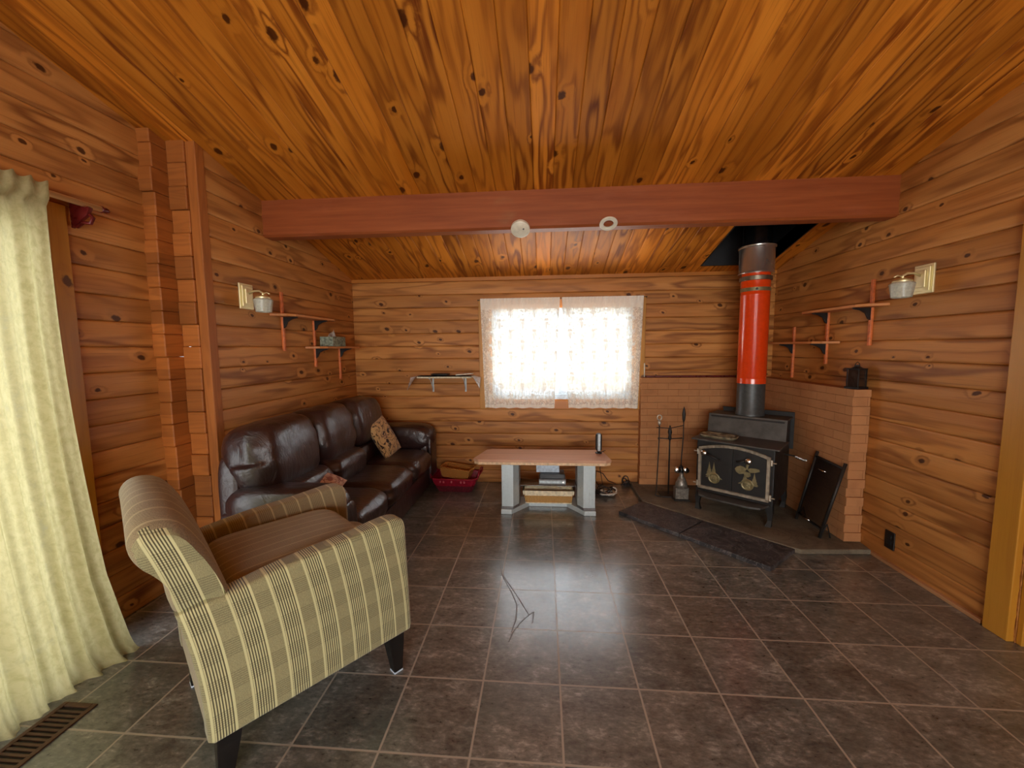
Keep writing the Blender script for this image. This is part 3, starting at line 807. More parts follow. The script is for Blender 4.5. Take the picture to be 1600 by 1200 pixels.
# ------------------------------------------------------------------ wood stove
SR = R(-39.5)
st = empty('wood_stove', (1.645, 0.5985, HZ), SR, 'black cast wood stove with nickel-edged double doors on the corner hearth', 'wood stove')
def L(bmf, name, mat, parent=st, **kw):
    bm = new(); bmf(bm); return obj(name, bm, mat, parent, local=True, **kw)
z0 = -HZ  # local z = world z - HZ
def body(bm):
    box(bm, -0.285, 0.285, -0.28, 0.28, 0.19+z0, 0.645+z0, bev=0.006)
    box(bm, -0.285, 0.285, 0.045, 0.28, 0.60+z0, 0.815+z0, bev=0.006)
L(body, 'body', M['stovedark'])
L(lambda bm: box(bm, -0.32, 0.32, -0.32, 0.05, 0.645+z0, 0.657+z0, bev=0.003), 'top_plate', M['stove'])
L(lambda bm: prism(bm, [(0.020, 0.657+z0), (0.034, 0.657+z0), (0.064, 0.820+z0), (0.050, 0.828+z0)], 'x', -0.30, 0.30, bev=0.002), 'riser_plate', M['stove'])
L(lambda bm: box(bm, -0.30, 0.30, 0.05, 0.29, 0.816+z0, 0.828+z0, bev=0.003), 'upper_top_plate', M['stove'])
def hs(bm):
    box(bm, -0.25, 0.31, 0.285, 0.292, 0.55+z0, 0.865+z0)
    box(bm, -0.25, 0.31, 0.262, 0.292, 0.865+z0, 0.869+z0)
L(hs, 'rear_heat_shield', M['stovedark'])
# doors with arched top
def arch(x): return 0.585+0.045*(1-(x/0.25)**2)
def doorpoly(x0, x1, inset=0, n=8):
    pts = [(x0+inset, 0.235+inset+z0), (x1-inset, 0.235+inset+z0)]
    for i in range(n+1):
        x = x1-inset+(x0-x1+2*inset)*i/n; pts.append((x, arch(x)-inset+z0))
    return pts
for (x0, x1, nm) in ((-0.25, -0.001, 'L'), (0.001, 0.25, 'R')):
    dr = L(lambda bm: prism(bm, doorpoly(x0, x1), 'y', -0.302, -0.281, bev=0.002), 'door', M['stovedark'])
    # nickel trim around outer edges only
    def trim(bm):
        xo, xi = (x0, x1) if nm == 'L' else (x1, x0)
        path = [(xi, -0.305, 0.245+z0), (xo, -0.305, 0.245+z0), (xo, -0.305, arch(xo)-0.008+z0)]
        for i in range(1, 9):
            x = xo+(xi-xo)*i/8; path.append((x, -0.305, arch(x)-0.008+z0))
        w = 0.014
        for a, b in zip(path, path[1:]):
            a = Vector(a); b = Vector(b); d = (b-a).normalized(); n = Vector((-d.z, 0, d.x))*w; e = d*w*0.6
            vs = [a-e+n, a-e-n, b+e-n, b+e+n]
            f0 = [bm.verts.new((p.x, -0.302, p.z)) for p in vs]; f1 = [bm.verts.new((p.x, -0.312, p.z)) for p in [a-e+n*.7, a-e-n*.7, b+e-n*.7, b+e+n*.7]]
            bm.faces.new(f1)
            for i in range(4): bm.faces.new((f0[i], f0[(i+1) % 4], f1[(i+1) % 4], f1[i]))
    L(trim, 'door_trim', M['nickel'], dr)
    cx = -0.134 if nm == 'L' else 0.112
    zz = 0.34+z0
    Mx = Matrix.Translation((cx, -0.302, zz)) @ Matrix.Rotation(PI/2, 4, 'X')
    def draft(bm):
        lathe(bm, [(0.046, 0), (0.046, 0.006), (0.040, 0.010), (0.034, 0.006), (0.030, 0.006), (0.026, 0.012), (0.012, 0.014), (0.010, 0.022), (0, 0.024)], n=28, M=Mx)
        for k in range(6):
            a = k*PI/3+0.3
            lathe(bm, [(0.008, 0.006), (0.008, 0.013), (0, 0.014)], c=(0.022*math.cos(a), 0.022*math.sin(a), 0), n=10, M=Mx)
    L(draft, 'draft_knob', M['brassold'], dr, smooth=True, angle=40)
    def trees(bm):
        ts = ((-0.172, 0.30), (-0.137, 0.33)) if nm == 'L' else ((0.160, 0.32), (0.095, 0.27))
        for (tx, sc) in ts:
            w = 0.028; h = 0.12 if nm == 'L' else 0.10; zb = 0.352+z0 if nm == 'L' else 0.345+z0
            for k in range(4):
                ww = w*(1-k*0.24); zk = zb+h*k*0.2
                prism(bm, [(tx-ww, zk), (tx+ww, zk), (tx, zk+h*0.42)], 'y', -0.308+0.0007*k, -0.302)
        xs = (-0.20, -0.07) if nm == 'L' else (0.045, 0.185)
        prism(bm, [(xs[0], 0.338+z0), (xs[1], 0.338+z0), (xs[1]-0.012, 0.350+z0), (xs[0]+0.02, 0.352+z0)], 'y', -0.306, -0.302)
    L(trees, 'tree_emblem', M['brassold'], dr)
    if nm == 'R':
        def eagle(bm):
            z = z0
            wing1 = [(0.085, 0.425), (0.055, 0.415), (0.03, 0.43), (0.02, 0.455), (0.035, 0.475), (0.06, 0.485), (0.085, 0.480), (0.105, 0.465)]
            wing2 = [(0.105, 0.465), (0.13, 0.478), (0.165, 0.482), (0.19, 0.478), (0.195, 0.462), (0.165, 0.448), (0.13, 0.44)]
            bod = [(0.08, 0.45), (0.13, 0.44), (0.135, 0.415), (0.115, 0.40), (0.09, 0.41)]
            for w in (wing1, wing2, bod): prism(bm, [(a, b+z) for a, b in w], 'y', -0.309, -0.302, bev=0.0015, seg=1)
            tube(bm, [(0.105, -0.306, 0.47+z), (0.108, -0.309, 0.495+z), (0.116, -0.309, 0.51+z)], 0.010, 8)
        L(eagle, 'eagle_emblem', M['brassold'], dr)
    kx, kz = (-0.211, 0.545+z0) if nm == 'L' else (0.119, 0.535+z0)
    def knob(bm):
        lathe(bm, [(0.014, 0), (0.016, 0.01), (0.024, 0.016), (0.026, 0.026), (0.018, 0.034), (0, 0.036)], n=18, M=Matrix.Translation((kx, -0.31, kz)) @ Matrix.Rotation(PI/2, 4, 'X'))
    L(knob, 'door_knob', M['chrome'], dr, smooth=True)
    def lev(bm):
        s = 1 if nm == 'L' else -1
        tube(bm, [(kx+s*0.02, -0.322, kz-0.002), (kx+s*0.06, -0.33, kz-0.018), (kx+s*(0.12 if nm == 'L' else 0.08), -0.325, kz-0.045 if nm == 'L' else kz-0.02)], 0.008, 8)
    L(lev, 'latch_lever', M['iron'], dr, smooth=True)
    hx = -0.268 if nm == 'L' else 0.268
    for hz in (0.27, 0.545):
        L(lambda bm: (lathe(bm, [(0.010, -0.022), (0.010, 0.022)], c=(hx, -0.296, hz+z0), n=12), tube(bm, [(hx, -0.296, hz+z0), (hx*1.12, -0.30, hz+z0)], 0.006, 8)), 'hinge', M['nickel'], dr)
L(lambda bm: prism(bm, [(-0.265, -0.27), (-0.225, -0.385), (-0.15, -0.415), (0.15, -0.415), (0.225, -0.385), (0.265, -0.27)], 'z', 0.188+z0, 0.204+z0, bev=0.003), 'ash_lip', M['stove'])
for (lx, ly) in ((-0.255, -0.25), (0.255, -0.25), (-0.255, 0.25), (0.255, 0.25)):
    sx = 1 if lx > 0 else -1; sy = 1 if ly > 0 else -1
    def leg(bm):
        pts = [(0.028, 0.195), (0.020, 0.12), (0.014, 0.06), (0.018, 0.02), (0.022, 0.0)]
        rings = []
        for i, (w, z) in enumerate(pts):
            k = (0.195-z)/0.195; ox = lx+sx*0.012*math.sin(k*PI)+sx*0.006*k; oy = ly-0.02*k if sy < 0 else ly+0.01*k
            rings.append([bm.verts.new((ox+a*w, oy+b*w, z)) for a, b in ((-1, -1), (1, -1), (1, 1), (-1, 1))])
        for A, B in zip(rings, rings[1:]):
            for i in range(4): bm.faces.new((A[i], A[(i+1) % 4], B[(i+1) % 4], B[i]))
        bm.faces.new(rings[0]); bm.faces.new(rings[-1][::-1])
        for v in bm.verts: v.co.z *= (0.195+z0)/0.195
    L(leg, 'leg', M['stovedark'])
dm = L(lambda bm: tube(bm, [(0.27, 0.05, 0.515), (0.36, 0.045, 0.512), (0.40, 0.0, 0.512)], 0.006, 8), 'damper_rod', M['iron'])
def coil(bm):
    a = Vector((0.37, 0.035, 0.512)); b = Vector((0.445, -0.06, 0.514)); d = (b-a); n1 = d.normalized().orthogonal(); n2 = d.normalized().cross(n1)
    tube(bm, [a+d*t/90+n1*0.009*math.cos(t*0.9)+n2*0.009*math.sin(t*0.9) for t in range(91)], 0.0028, 6)
L(coil, 'handle', M['chrome'], dm, smooth=True)

# dish on the stove's lower top
ds = empty('trivet_dish', (1.645, 0.5985, 0.658), SR, 'speckled shallow oblong dish on the left of the stove top', 'dish')
bm = new()
lathe(bm, [(0.0, 0.004), (0.85, 0.006), (0.93, 0.018), (1.0, 0.024), (1.0, 0.018), (0.93, 0.0), (0.0, 0.0)], n=40)
for v in bm.verts:
    a = math.atan2(v.co.y, v.co.x); k = (abs(math.cos(a))**4+abs(math.sin(a))**4)**-0.25
    v.co.x *= k*0.145; v.co.y *= k*0.085
    v.co += Vector((-0.15, -0.16, 0))
obj('dish', bm, M['dish'], ds, local=True, smooth=True)
def spn(bm): tube(bm, [(-0.24, -0.14, 0.010), (-0.17, -0.16, 0.013), (-0.10, -0.175, 0.016), (-0.05, -0.19, 0.02)], 0.006, 8, radii=[0.010, 0.006, 0.005, 0.005])
L(spn, 'handle_ridge', M['dish'], ds, smooth=True)

# ------------------------------------------------------------------ stovepipe
PX, PY = 1.750, 0.726
sp = empty('stovepipe', (PX, PY, 0.828), 0, 'tall stovepipe with glossy orange enamel sleeve rising from the stove', 'stovepipe')
def pc(prof, name, mat, n=48):
    bm = new(); lathe(bm, prof, c=(PX, PY, 0), n=n); return obj(name, bm, mat, sp, smooth=True, angle=35)
pc([(0.106, 0.829), (0.112, 0.83), (0.112, 0.85), (0.109, 0.855), (0.109, 1.12), (0.100, 1.121)], 'lower_pipe', M['blackpipe'])
pc([(0.100, 1.110), (0.1125, 1.110), (0.1125, 1.152), (0.111, 1.154), (0.1125, 1.157), (0.1125, 1.86), (0.114, 1.863), (0.114, 1.869), (0.1125, 1.872), (0.1125, 1.985), (0.105, 1.986)], 'orange_sleeve', M['orange'])
bd = pc([(0.1128, 1.895), (0.1145, 1.896), (0.1145, 1.925), (0.1128, 1.926)], 'brass_band', M['brassold'])
bm = new(); lathe(bm, [(0.0, 0), (0.010, 0.001), (0.006, 0.004), (0.006, 0.008), (0, 0.009)], n=14, M=Matrix.Translation((PX-0.04, PY-0.107, 1.91)) @ Matrix.Rotation(R(-20), 4, 'Z') @ Matrix.Rotation(PI/2, 4, 'X'))
obj('band_screw', bm, M['black'], bd)
pc([(0.112, 1.985), (0.124, 1.987), (0.126, 1.995), (0.124, 2.010), (0.126, 2.018), (0.118, 2.022), (0.105, 2.024)], 'clamp_ring', M['galvmatte'])
pc([(0.105, 2.02), (0.109, 2.021), (0.109, 2.055), (0.10, 2.06)], 'inner_orange_collar', M['orange'])
pc([(0.115, 2.045), (0.136, 2.045), (0.138, 2.050), (0.134, 2.056), (0.134, 2.255), (0.143, 2.260), (0.144, 2.270), (0.138, 2.273), (0.120, 2.273)], 'steel_collar', M['galv'])
pc([(0.110, 2.24), (0.110, 3.04), (0.10, 3.045)], 'upper_pipe', M['shaftpipe'])

# ------------------------------------------------------------------ fireplace tools
tx, ty = 1.10, 0.86
ts = empty('tool_stand', (tx, ty, HZ), 0, 'thin black wrought iron fireplace tool stand beside the stove', 'fireplace tool stand')
bm = new(); box(bm, tx-0.07, tx+0.10, ty-0.075, ty+0.075, HZ, HZ+0.012, bev=0.004); obj('base', bm, M['iron'], ts)
bm = new(); tube(bm, [(tx+0.01, ty, HZ+0.01), (tx+0.01, ty, 0.56), (tx+0.01, ty, 0.70)], 0.007, 8); obj('pole', bm, M['iron'], ts, smooth=True)
bm = new(); lathe(bm, [(0.008, 0), (0.017, 0.02), (0.012, 0.05), (0.02, 0.08), (0.01, 0.12), (0, 0.14)], c=(tx+0.01, ty, 0.56), n=12); obj('finial', bm, M['iron'], ts, smooth=True)
bm = new(); tube(bm, [(tx-0.10, ty-0.01, 0.585), (tx+0.01, ty, 0.575), (tx+0.12, ty-0.01, 0.585)], 0.005, 8)
for s in (-0.10, 0.12): tube(bm, [(tx+s, ty-0.01, 0.585), (tx+s, ty-0.035, 0.575), (tx+s, ty-0.045, 0.59)], 0.004, 8)
obj('hook_bar', bm, M['iron'], ts, smooth=True)
bm = new(); tube(bm, [(tx-0.11, ty+0.01, 0.68), (tx+0.01, ty+0.012, 0.672), (tx+0.13, ty+0.01, 0.70)], 0.004, 8); obj('scroll_bar', bm, M['iron'], ts, smooth=True)
pk = empty('fire_poker', (1.0, 0.84, 0.585), 0, 'iron fire poker with a ring handle hanging on the left of the tool stand', 'fire poker', 'tools on the fireplace stand')
bm = new(); tube(bm, [(1.0, 0.815, 0.76), (1.0, 0.815, 0.57), (0.992, 0.815, 0.30), (0.985, 0.815, 0.075), (0.975, 0.815, 0.05), (1.0, 0.81, 0.042), (1.06, 0.80, 0.042)], 0.0055, 8); obj('shaft', bm, M['iron'], pk, smooth=True)
bm = new(); tube(bm, [(1.0+0.020*math.cos(a*PI/8), 0.815, 0.785+0.024*math.sin(a*PI/8)) for a in range(16)], 0.006, 8, closed=True)
lathe(bm, [(0.005, 0), (0.015, 0.015), (0.015, 0.035), (0.005, 0.05)], c=(1.0, 0.815, 0.71), n=12); obj('handle', bm, M['nickel'], pk, smooth=True)
bh = empty('fire_brush', (1.22, 0.82, 0.585), 0, 'iron fire brush with dark bristles hanging on the right side of the tool stand', 'fire brush', 'tools on the fireplace stand')
bm = new(); tube(bm, [(1.215, 0.81, 0.84), (1.215, 0.81, 0.60), (1.20, 0.80, 0.40), (1.20, 0.80, 0.33)], 0.005, 8)
lathe(bm, [(0.004, 0), (0.013, 0.03), (0.016, 0.08), (0.010, 0.12), (0, 0.15)], c=(1.215, 0.81, 0.74), n=12); obj('handle', bm, M['iron'], bh, smooth=True)
bm = new(); lathe(bm, [(0.012, 0.0), (0.022, -0.03), (0.026, -0.07), (0.020, -0.075), (0, -0.07)], c=(1.20, 0.80, 0.34), n=16); obj('bristles', bm, M['black'], bh, smooth=True)
# pewter ornament on hearth next to the tools
og = empty('hearth_ornament', (1.185, 0.74, HZ), 0, 'small pewter-grey hearth ornament with two silvery lobes, standing in front of the tool stand', 'ornament')
bm = new(); box(bm, 1.115, 1.255, 0.70, 0.80, HZ, HZ+0.012, bev=0.003); obj('base', bm, M['iron'], og)
bm = new(); prism(bm, [(1.130, 0.047), (1.245, 0.047), (1.248, 0.155), (1.128, 0.155)], 'y', 0.712, 0.785, bev=0.008); obj('lower_body', bm, M['pewter'], og)
bm = new(); lathe(bm, [(0.055, 0.150), (0.050, 0.19), (0.034, 0.235), (0.016, 0.262), (0.02, 0.28), (0.0, 0.29)], c=(1.188, 0.748, 0), n=20); obj('upper_body', bm, M['pewter'], og, smooth=True)
bm = new()
sup(bm, (1.150, 0.742, 0.315), (0.060, 0.035, 0.062), 2.2, 6, Matrix.Rotation(R(25), 3, 'Y').to_4x4()); obj('lobe', bm, M['chrome'], og, smooth=True)
bm = new()
sup(bm, (1.226, 0.742, 0.312), (0.052, 0.030, 0.060), 2.2, 6, Matrix.Rotation(R(-35), 3, 'Y').to_4x4()); obj('lobe', bm, M['chrome'], og, smooth=True)

# ------------------------------------------------------------------ leaning fireplace screen
sc = empty('fireplace_screen', (2.0, 0.2, HZ), 0, 'black mesh fireplace screen with brass handles leaning on the right brick wing', 'fireplace screen')
b0 = Vector((1.93, 0.04, HZ+0.006)); b1 = Vector((1.965, 0.365, HZ+0.006)); t0 = Vector((2.048, 0.0, 0.605)); t1 = Vector((2.055, 0.30, 0.615))
bm = new(); tube(bm, [b0, t0], 0.011, 8); tube(bm, [b1, t1], 0.011, 8)
tube(bm, [b0.lerp(t0, 0.10), b1.lerp(t1, 0.10)], 0.008, 8); tube(bm, [b0.lerp(t0, 0.93), b1.lerp(t1, 0.93)], 0.010, 8)
obj('frame', bm, M['iron'], sc, smooth=True)
nrm = (b1-b0).cross(t0-b0).normalized()
if nrm.x > 0: nrm = -nrm
def scm(u, v):
    p = b0.lerp(b1, 0.03+0.94*u).lerp(t0.lerp(t1, 0.03+0.94*u), 0.11+0.81*v); return p+nrm*(0.018*math.sin(PI*u))
bm = new(); grid(bm, 14, 10, scm)
r_ = bmesh.ops.solidify(bm, geom=list(bm.faces), thickness=0.003); obj('mesh_panel', bm, M['meshscreen'], sc, smooth=True)
for v_ in (0.86, 0.02):
    bm = new(); c = scm(0.5, v_)+nrm*0.004; a = scm(0.36, v_); b = scm(0.64, v_)
    tube(bm, [a+nrm*0.003, a.lerp(b, 0.2)+nrm*0.022, c+nrm*0.028, a.lerp(b, 0.8)+nrm*0.022, b+nrm*0.003], 0.005, 8); obj('handle', bm, M['chrome'], sc, smooth=True)
for e in (b0, b1):
    bm = new(); tube(bm, [e+Vector((-0.0, 0, 0)), e+Vector((0.05, 0.0, 0.10)), e+Vector((0.075, 0, 0.0))], 0.006, 8); obj('foot', bm, M['iron'], sc, smooth=True)

# lantern on the right wing
ln_ = empty('lantern', (2.125, 0.06, 1.128), R(20), 'small dark glass lantern standing on the right brick wing', 'lantern')
def LL(f, name, mat, p=ln_, **kw):
    bm = new(); f(bm); return obj(name, bm, mat, p, local=True, **kw)
LL(lambda bm: box(bm, -0.048, 0.048, -0.048, 0.048, 0.0, 0.016, bev=0.003), 'base', M['black'])
LL(lambda bm: box(bm, -0.034, 0.034, -0.034, 0.034, 0.016, 0.135, bev=0.002), 'glass_body', M['darkglass'])
for a_ in (-1, 1):
    for b_ in (-1, 1): LL(lambda bm: box(bm, a_*0.037-0.003, a_*0.037+0.003, b_*0.037-0.003, b_*0.037+0.003, 0.016, 0.136), 'corner_bar', M['iron'])
LL(lambda bm: (box(bm, -0.042, 0.042, -0.042, 0.042, 0.135, 0.145, bev=0.002), lathe(bm, [(0.035, 0.145), (0.012, 0.16), (0.012, 0.168), (0, 0.17)], n=16)), 'cap', M['black'])
LL(lambda bm: tube(bm, [(-0.028, 0, 0.15), (-0.018, 0, 0.178), (0, 0, 0.188), (0.018, 0, 0.178), (0.028, 0, 0.15)], 0.0025, 6), 'handle', M['iron'])

# ------------------------------------------------------------------ wall shelf units (mirrored)
def shelf_unit(X, s, label):
    u = empty('wall_shelf_unit', (X, 0.45, 1.45), 0, label, 'wall shelf', 'two-tier bracket shelves on the side walls')
    def up(y, z0_, z1_):
        bm = new(); x0, x1 = sorted((X, X+s*0.018)); box(bm, x0, x1, y-0.011, y+0.011, z0_, z1_, bev=0.003); obj('upright', bm, M['orangewood'], u)
    up(0.045, 1.43, 1.88); up(0.465, 1.285, 1.70); up(0.885, 1.145, 1.60 if s < 0 else 1.445)
    for (y0, y1, z, nm) in ((-0.06, 0.62, 1.69, 'hi'), (0.36, 1.08, 1.447, 'lo')):
        d = 0.15
        xs = lambda k: X+s*k
        pts = [(xs(0.002), y0-0.03), (xs(0.002), y1+0.03), (xs(d*0.75), y1), (xs(d), y1-0.06), (xs(d), y0+0.06), (xs(d*0.75), y0)]
        bm = new(); prism(bm, pts, 'z', z, z+0.018, bev=0.002); obj('shelf_board', bm, M['shelfw'], u)
    for (y, z) in ((0.045, 1.69), (0.465, 1.69), (0.465, 1.447), (0.885, 1.447)):
        bm = new()
        pts = [(X+s*0.018, z), (X+s*0.13, z), (X+s*0.13, z-0.008), (X+s*0.085, z-0.018), (X+s*0.05, z-0.038), (X+s*0.032, z-0.075), (X+s*0.018, z-0.085)]
        prism(bm, pts, 'y', y-0.007, y+0.007, bev=0.001); obj('bracket', bm, M['blackwood'], u)
    return u
shelf_unit(XL, 1, 'two-tier pine shelf with black brackets on the left wall above the sofa')
shelf_unit(XR, -1, 'two-tier pine shelf with orange uprights and black brackets on the right wall')

# tissue box
tb = empty('tissue_box', (-1.985, 0.61, 1.466), 0, 'mottled grey-green tissue box on the lower left wall shelf', 'tissue box')
bm = new(); box(bm, -2.045, -1.925, 0.50, 0.73, 1.466, 1.553, bev=0.004); obj('carton', bm, M['tissuebox'], tb)
bm = new()
def tis(u, v):
    a = (u-0.5)*2; h = (1-abs(a)**1.3)*v
    return (-1.985+0.012*math.sin(u*9+v*4)+(v-0.5)*0.0, 0.615+a*0.055*(1+0.25*v), 1.545+h*0.075+0.006*math.sin(u*14))
grid(bm, 16, 8, tis); bmesh.ops.solidify(bm, geom=list(bm.faces), thickness=0.002); obj('tissue', bm, M['tissue'], tb, smooth=True)

# ------------------------------------------------------------------ wall sconces
def sconce(X, s, label):
    u = empty('wall_sconce', (X, -0.335, 1.80), 0, label, 'wall lamp', 'brass wall sconces')
    yb, zb = -0.32, 1.80
    if s < 0: zb = 1.82
    bm = new(); xs = lambda a, b: tuple(sorted((X+s*a, X+s*b)))
    a, b = xs(0, 0.012); box(bm, a, b, yb-0.062, yb+0.062, zb-0.085, zb+0.085, bev=0.003)
    a, b = xs(0.012, 0.022); box(bm, a, b, yb-0.048, yb+0.048, zb-0.070, zb+0.070, bev=0.003)
    a, b = xs(0.022, 0.032); box(bm, a, b, yb-0.030, yb+0.030, zb-0.050, zb+0.050, bev=0.004)
    obj('backplate', bm, M['brass'], u)
    bm = new(); tube(bm, [(X+s*0.03, yb, zb+0.02), (X+s*0.07, yb-0.005, zb+0.035), (X+s*0.11, yb-0.01, zb+0.035), (X+s*0.135, yb-0.01, zb+0.02), (X+s*0.135, yb-0.01, zb-0.005)], 0.007, 10)
    tube(bm, [(X+s*0.135, yb-0.01, zb+0.015), (X+s*0.165, yb-0.012, zb+0.022), (X+s*0.185, yb-0.012, zb+0.012)], 0.004, 8)
    obj('arm', bm, M['brass'], u, smooth=True)
    bm = new(); cx = X+s*0.135
    lathe(bm, [(0.012, 0.012), (0.030, 0.004), (0.046, -0.004), (0.046, -0.012), (0.040, -0.014), (0, -0.012)], c=(cx, yb-0.01, zb-0.005), n=28); obj('shade_holder', bm, M['brass'], u, smooth=True, angle=40)
    bm = new()
    lathe(bm, [(0.048, -0.012), (0.060, -0.022), (0.060, -0.03), (0.050, -0.100), (0.046, -0.102), (0.044, -0.095), (0.055, -0.03), (0.044, -0.014)], c=(cx, yb-0.01, zb-0.005), n=8, M=None, cap=False)
    bmesh.ops.bevel(bm, geom=[e for e in bm.edges if abs(e.verts[0].co.z-e.verts[1].co.z) > 0.02], offset=0.006, segments=2, affect='EDGES')
    obj('lamp_shade', bm, M['lampglass'], u, smooth=True, angle=50)
    bm = new(); sup(bm, (cx, yb-0.01, zb-0.05), (0.034, 0.034, 0.05), 2, 5); obj('bulb', bm, M['white'], u, smooth=True)
sconce(XL, 1, 'brass wall sconce with frosted glass shade on the left wall above the sofa')
sconce(XR, -1, 'brass wall sconce with frosted glass shade on the right wall')

# ------------------------------------------------------------------ detectors on the beam
sd = empty('smoke_detector', (-0.222, -0.075, 2.25), 0, 'round white smoke detector under the ceiling beam', 'smoke detector')
TS = Matrix.Translation((-0.222, -0.098, 2.262)) @ Matrix.Rotation(R(-38), 4, 'X')
bm = new(); lathe(bm, [(0.0, 0), (0.058, 0), (0.058, -0.008), (0.064, -0.010), (0.065, -0.030), (0.055, -0.038), (0.02, -0.040), (0, -0.040)], n=40, M=TS); obj('housing', bm, M['ringwhite'], sd, smooth=True, angle=40)
bm = new(); lathe(bm, [(0.006, -0.038), (0.006, -0.043), (0, -0.043)], c=(0.022, -0.012, 0), n=12, M=TS); obj('test_button', bm, M['silverdk'], sd)
bm = new(); lathe(bm, [(0.033, 0), (0.058, 0), (0.060, -0.006), (0.058, -0.010), (0.036, -0.012), (0.033, -0.009)], n=40, cap=False, M=Matrix.Translation((0.368, -0.118, 2.262)) @ Matrix.Rotation(R(-28), 4, 'X'))
n_ = len(bm.verts)
tag(obj('mounting_ring', bm, M['ringwhite'], smooth=True, angle=40), 'empty white detector mounting ring under the ceiling beam', 'mounting ring')

# ------------------------------------------------------------------ small wall things
bm = new(); box(bm, XR-0.008, XR+0.002, -0.262, -0.19, 0.105, 0.222, bev=0.003)
ou = obj('wall_outlet', bm, M['outlet']); tag(ou, 'black wall outlet low on the right log wall', 'outlet')
bm = new()
for z in (0.135, 0.175): box(bm, XR-0.011, XR-0.0075, -0.243, -0.209, z, z+0.026, bev=0.002)
obj('socket', bm, M['black'], ou)

# floor register
fr = empty('floor_register', (-1.98, -1.70, 0), 0, 'brown slatted floor register in the tiles beside the cream curtain', 'floor vent')
x0, x1, y0, y1 = -2.035, -1.885, -1.86, -1.545
bm = new(); f = 0.02
box(bm, x0, x0+f, y0, y1, 0, 0.006, bev=0.002); box(bm, x1-f, x1, y0, y1, 0, 0.006, bev=0.002)
box(bm, x0+f, x1-f, y0, y0+f, 0, 0.006, bev=0.002); box(bm, x0+f, x1-f, y1-f, y1, 0, 0.006, bev=0.002); obj('frame', bm, M['register'], fr)
bm = new(); k = y0+f+0.004
while k < y1-f-0.008:
    box(bm, x0+f, x1-f, k, k+0.009, 0.001, 0.005); k += 0.019
obj('louvres', bm, M['register'], fr)
bm = new(); box(bm, x0+f, x1-f, y0+f, y1-f, 0.0002, 0.0009); obj('duct_opening', bm, M['registerdark'], fr)

# ------------------------------------------------------------------ curtains
def cloth(name, nu, nv, fn, uvl, mat, parent=None, th=0.0):
    bm = new(); grid(bm, nu, nv, fn, uvl=uvl)
    if th: bmesh.ops.solidify(bm, geom=list(bm.faces), thickness=th)
    return obj(name, bm, mat, parent, smooth=True, recalc=False)

# left cream curtain on the wooden rod
YC0, YC1 = -1.275, -2.75
def cf(u, v):      # u along the rod away from the sofa, v from top (0) to floor (1)
    s = u
    y = YC0+(YC1-YC0)*s
    fold = math.sin(s*2*PI*19+1.2*math.sin(s*17)+v*0.6)*0.42+0.3*math.sin(s*2*PI*5.3+1.0)+0.18*math.sin(s*2*PI*37+v*3)
    w = 0.020 if v < 0.045 else 0.018+0.034*v
    sh = 0.02*math.sin(s*31) if v < 0.045 else 0
    x = -2.225+fold*w + 0.13*v**1.4*(1.0) - 0.045*math.sin(PI*min(1, v*1.2))*0.4
    edge = math.exp(-s*7)
    y += edge*(0.040*math.sin(v*PI*0.9)*-0.6+0.045*max(0, v-0.82)/0.18)
    z = 2.165-0.035*0+ (-2.165*v)
    if v < 0.045:
        x = -2.203+math.sin(s*2*PI*26)*0.009; z = 2.168-v/0.045*0.075+0.008*math.sin(s*2*PI*26+1)
    else:
        z = 2.093-(v-0.045)/0.955*2.083
    if v > 0.96:     # spills on the floor
        k = (v-0.96)/0.04
        x += 0.05*k*(0.7+0.5*math.sin(s*23)); z = z*(1-k)-0.002
    return (x, y, z)
lc = empty('curtain', (-2.2, -2.0, 2.13), 0, 'long cream sheer curtain over the patio door, pooling on the floor tiles', 'curtain')
cloth('curtain_panel', 260, 90, cf, lambda u, v: (u*1.9, (1-v)*2.16), M['curtain'], lc)
rd = empty('curtain_rod', (-2.22, -1.9, 2.13), 0, 'round wooden curtain rod above the patio door', 'curtain rod')
bm = new(); tube(bm, [(-2.235, -1.045, 2.135), (-2.235, -3.3, 2.135)], 0.014, 14); obj('pole', bm, M['rod'], rd, smooth=True)
bm = new(); lathe(bm, [(0.0145, 0), (0.017, 0.004), (0.010, 0.012), (0.014, 0.022), (0.010, 0.034), (0, 0.038)], n=16, M=Matrix.Translation((-2.235, -1.047, 2.135)) @ Matrix.Rotation(-PI/2, 4, 'X')); obj('finial', bm, M['redbracket'], rd, smooth=True)
bm = new()
prism(bm, [(-2.32, 2.03), (-2.235, 2.085), (-2.215, 2.12), (-2.225, 2.128), (-2.32, 2.16)], 'y', -1.115, -1.095, bev=0.004)
tube(bm, [(-2.30, -1.105, 2.035), (-2.26, -1.105, 2.055), (-2.225, -1.105, 2.05), (-2.21, -1.105, 2.075), (-2.225, -1.105, 2.09)], 0.008, 8); obj('bracket', bm, M['redbracket'], rd, smooth=True, angle=40)

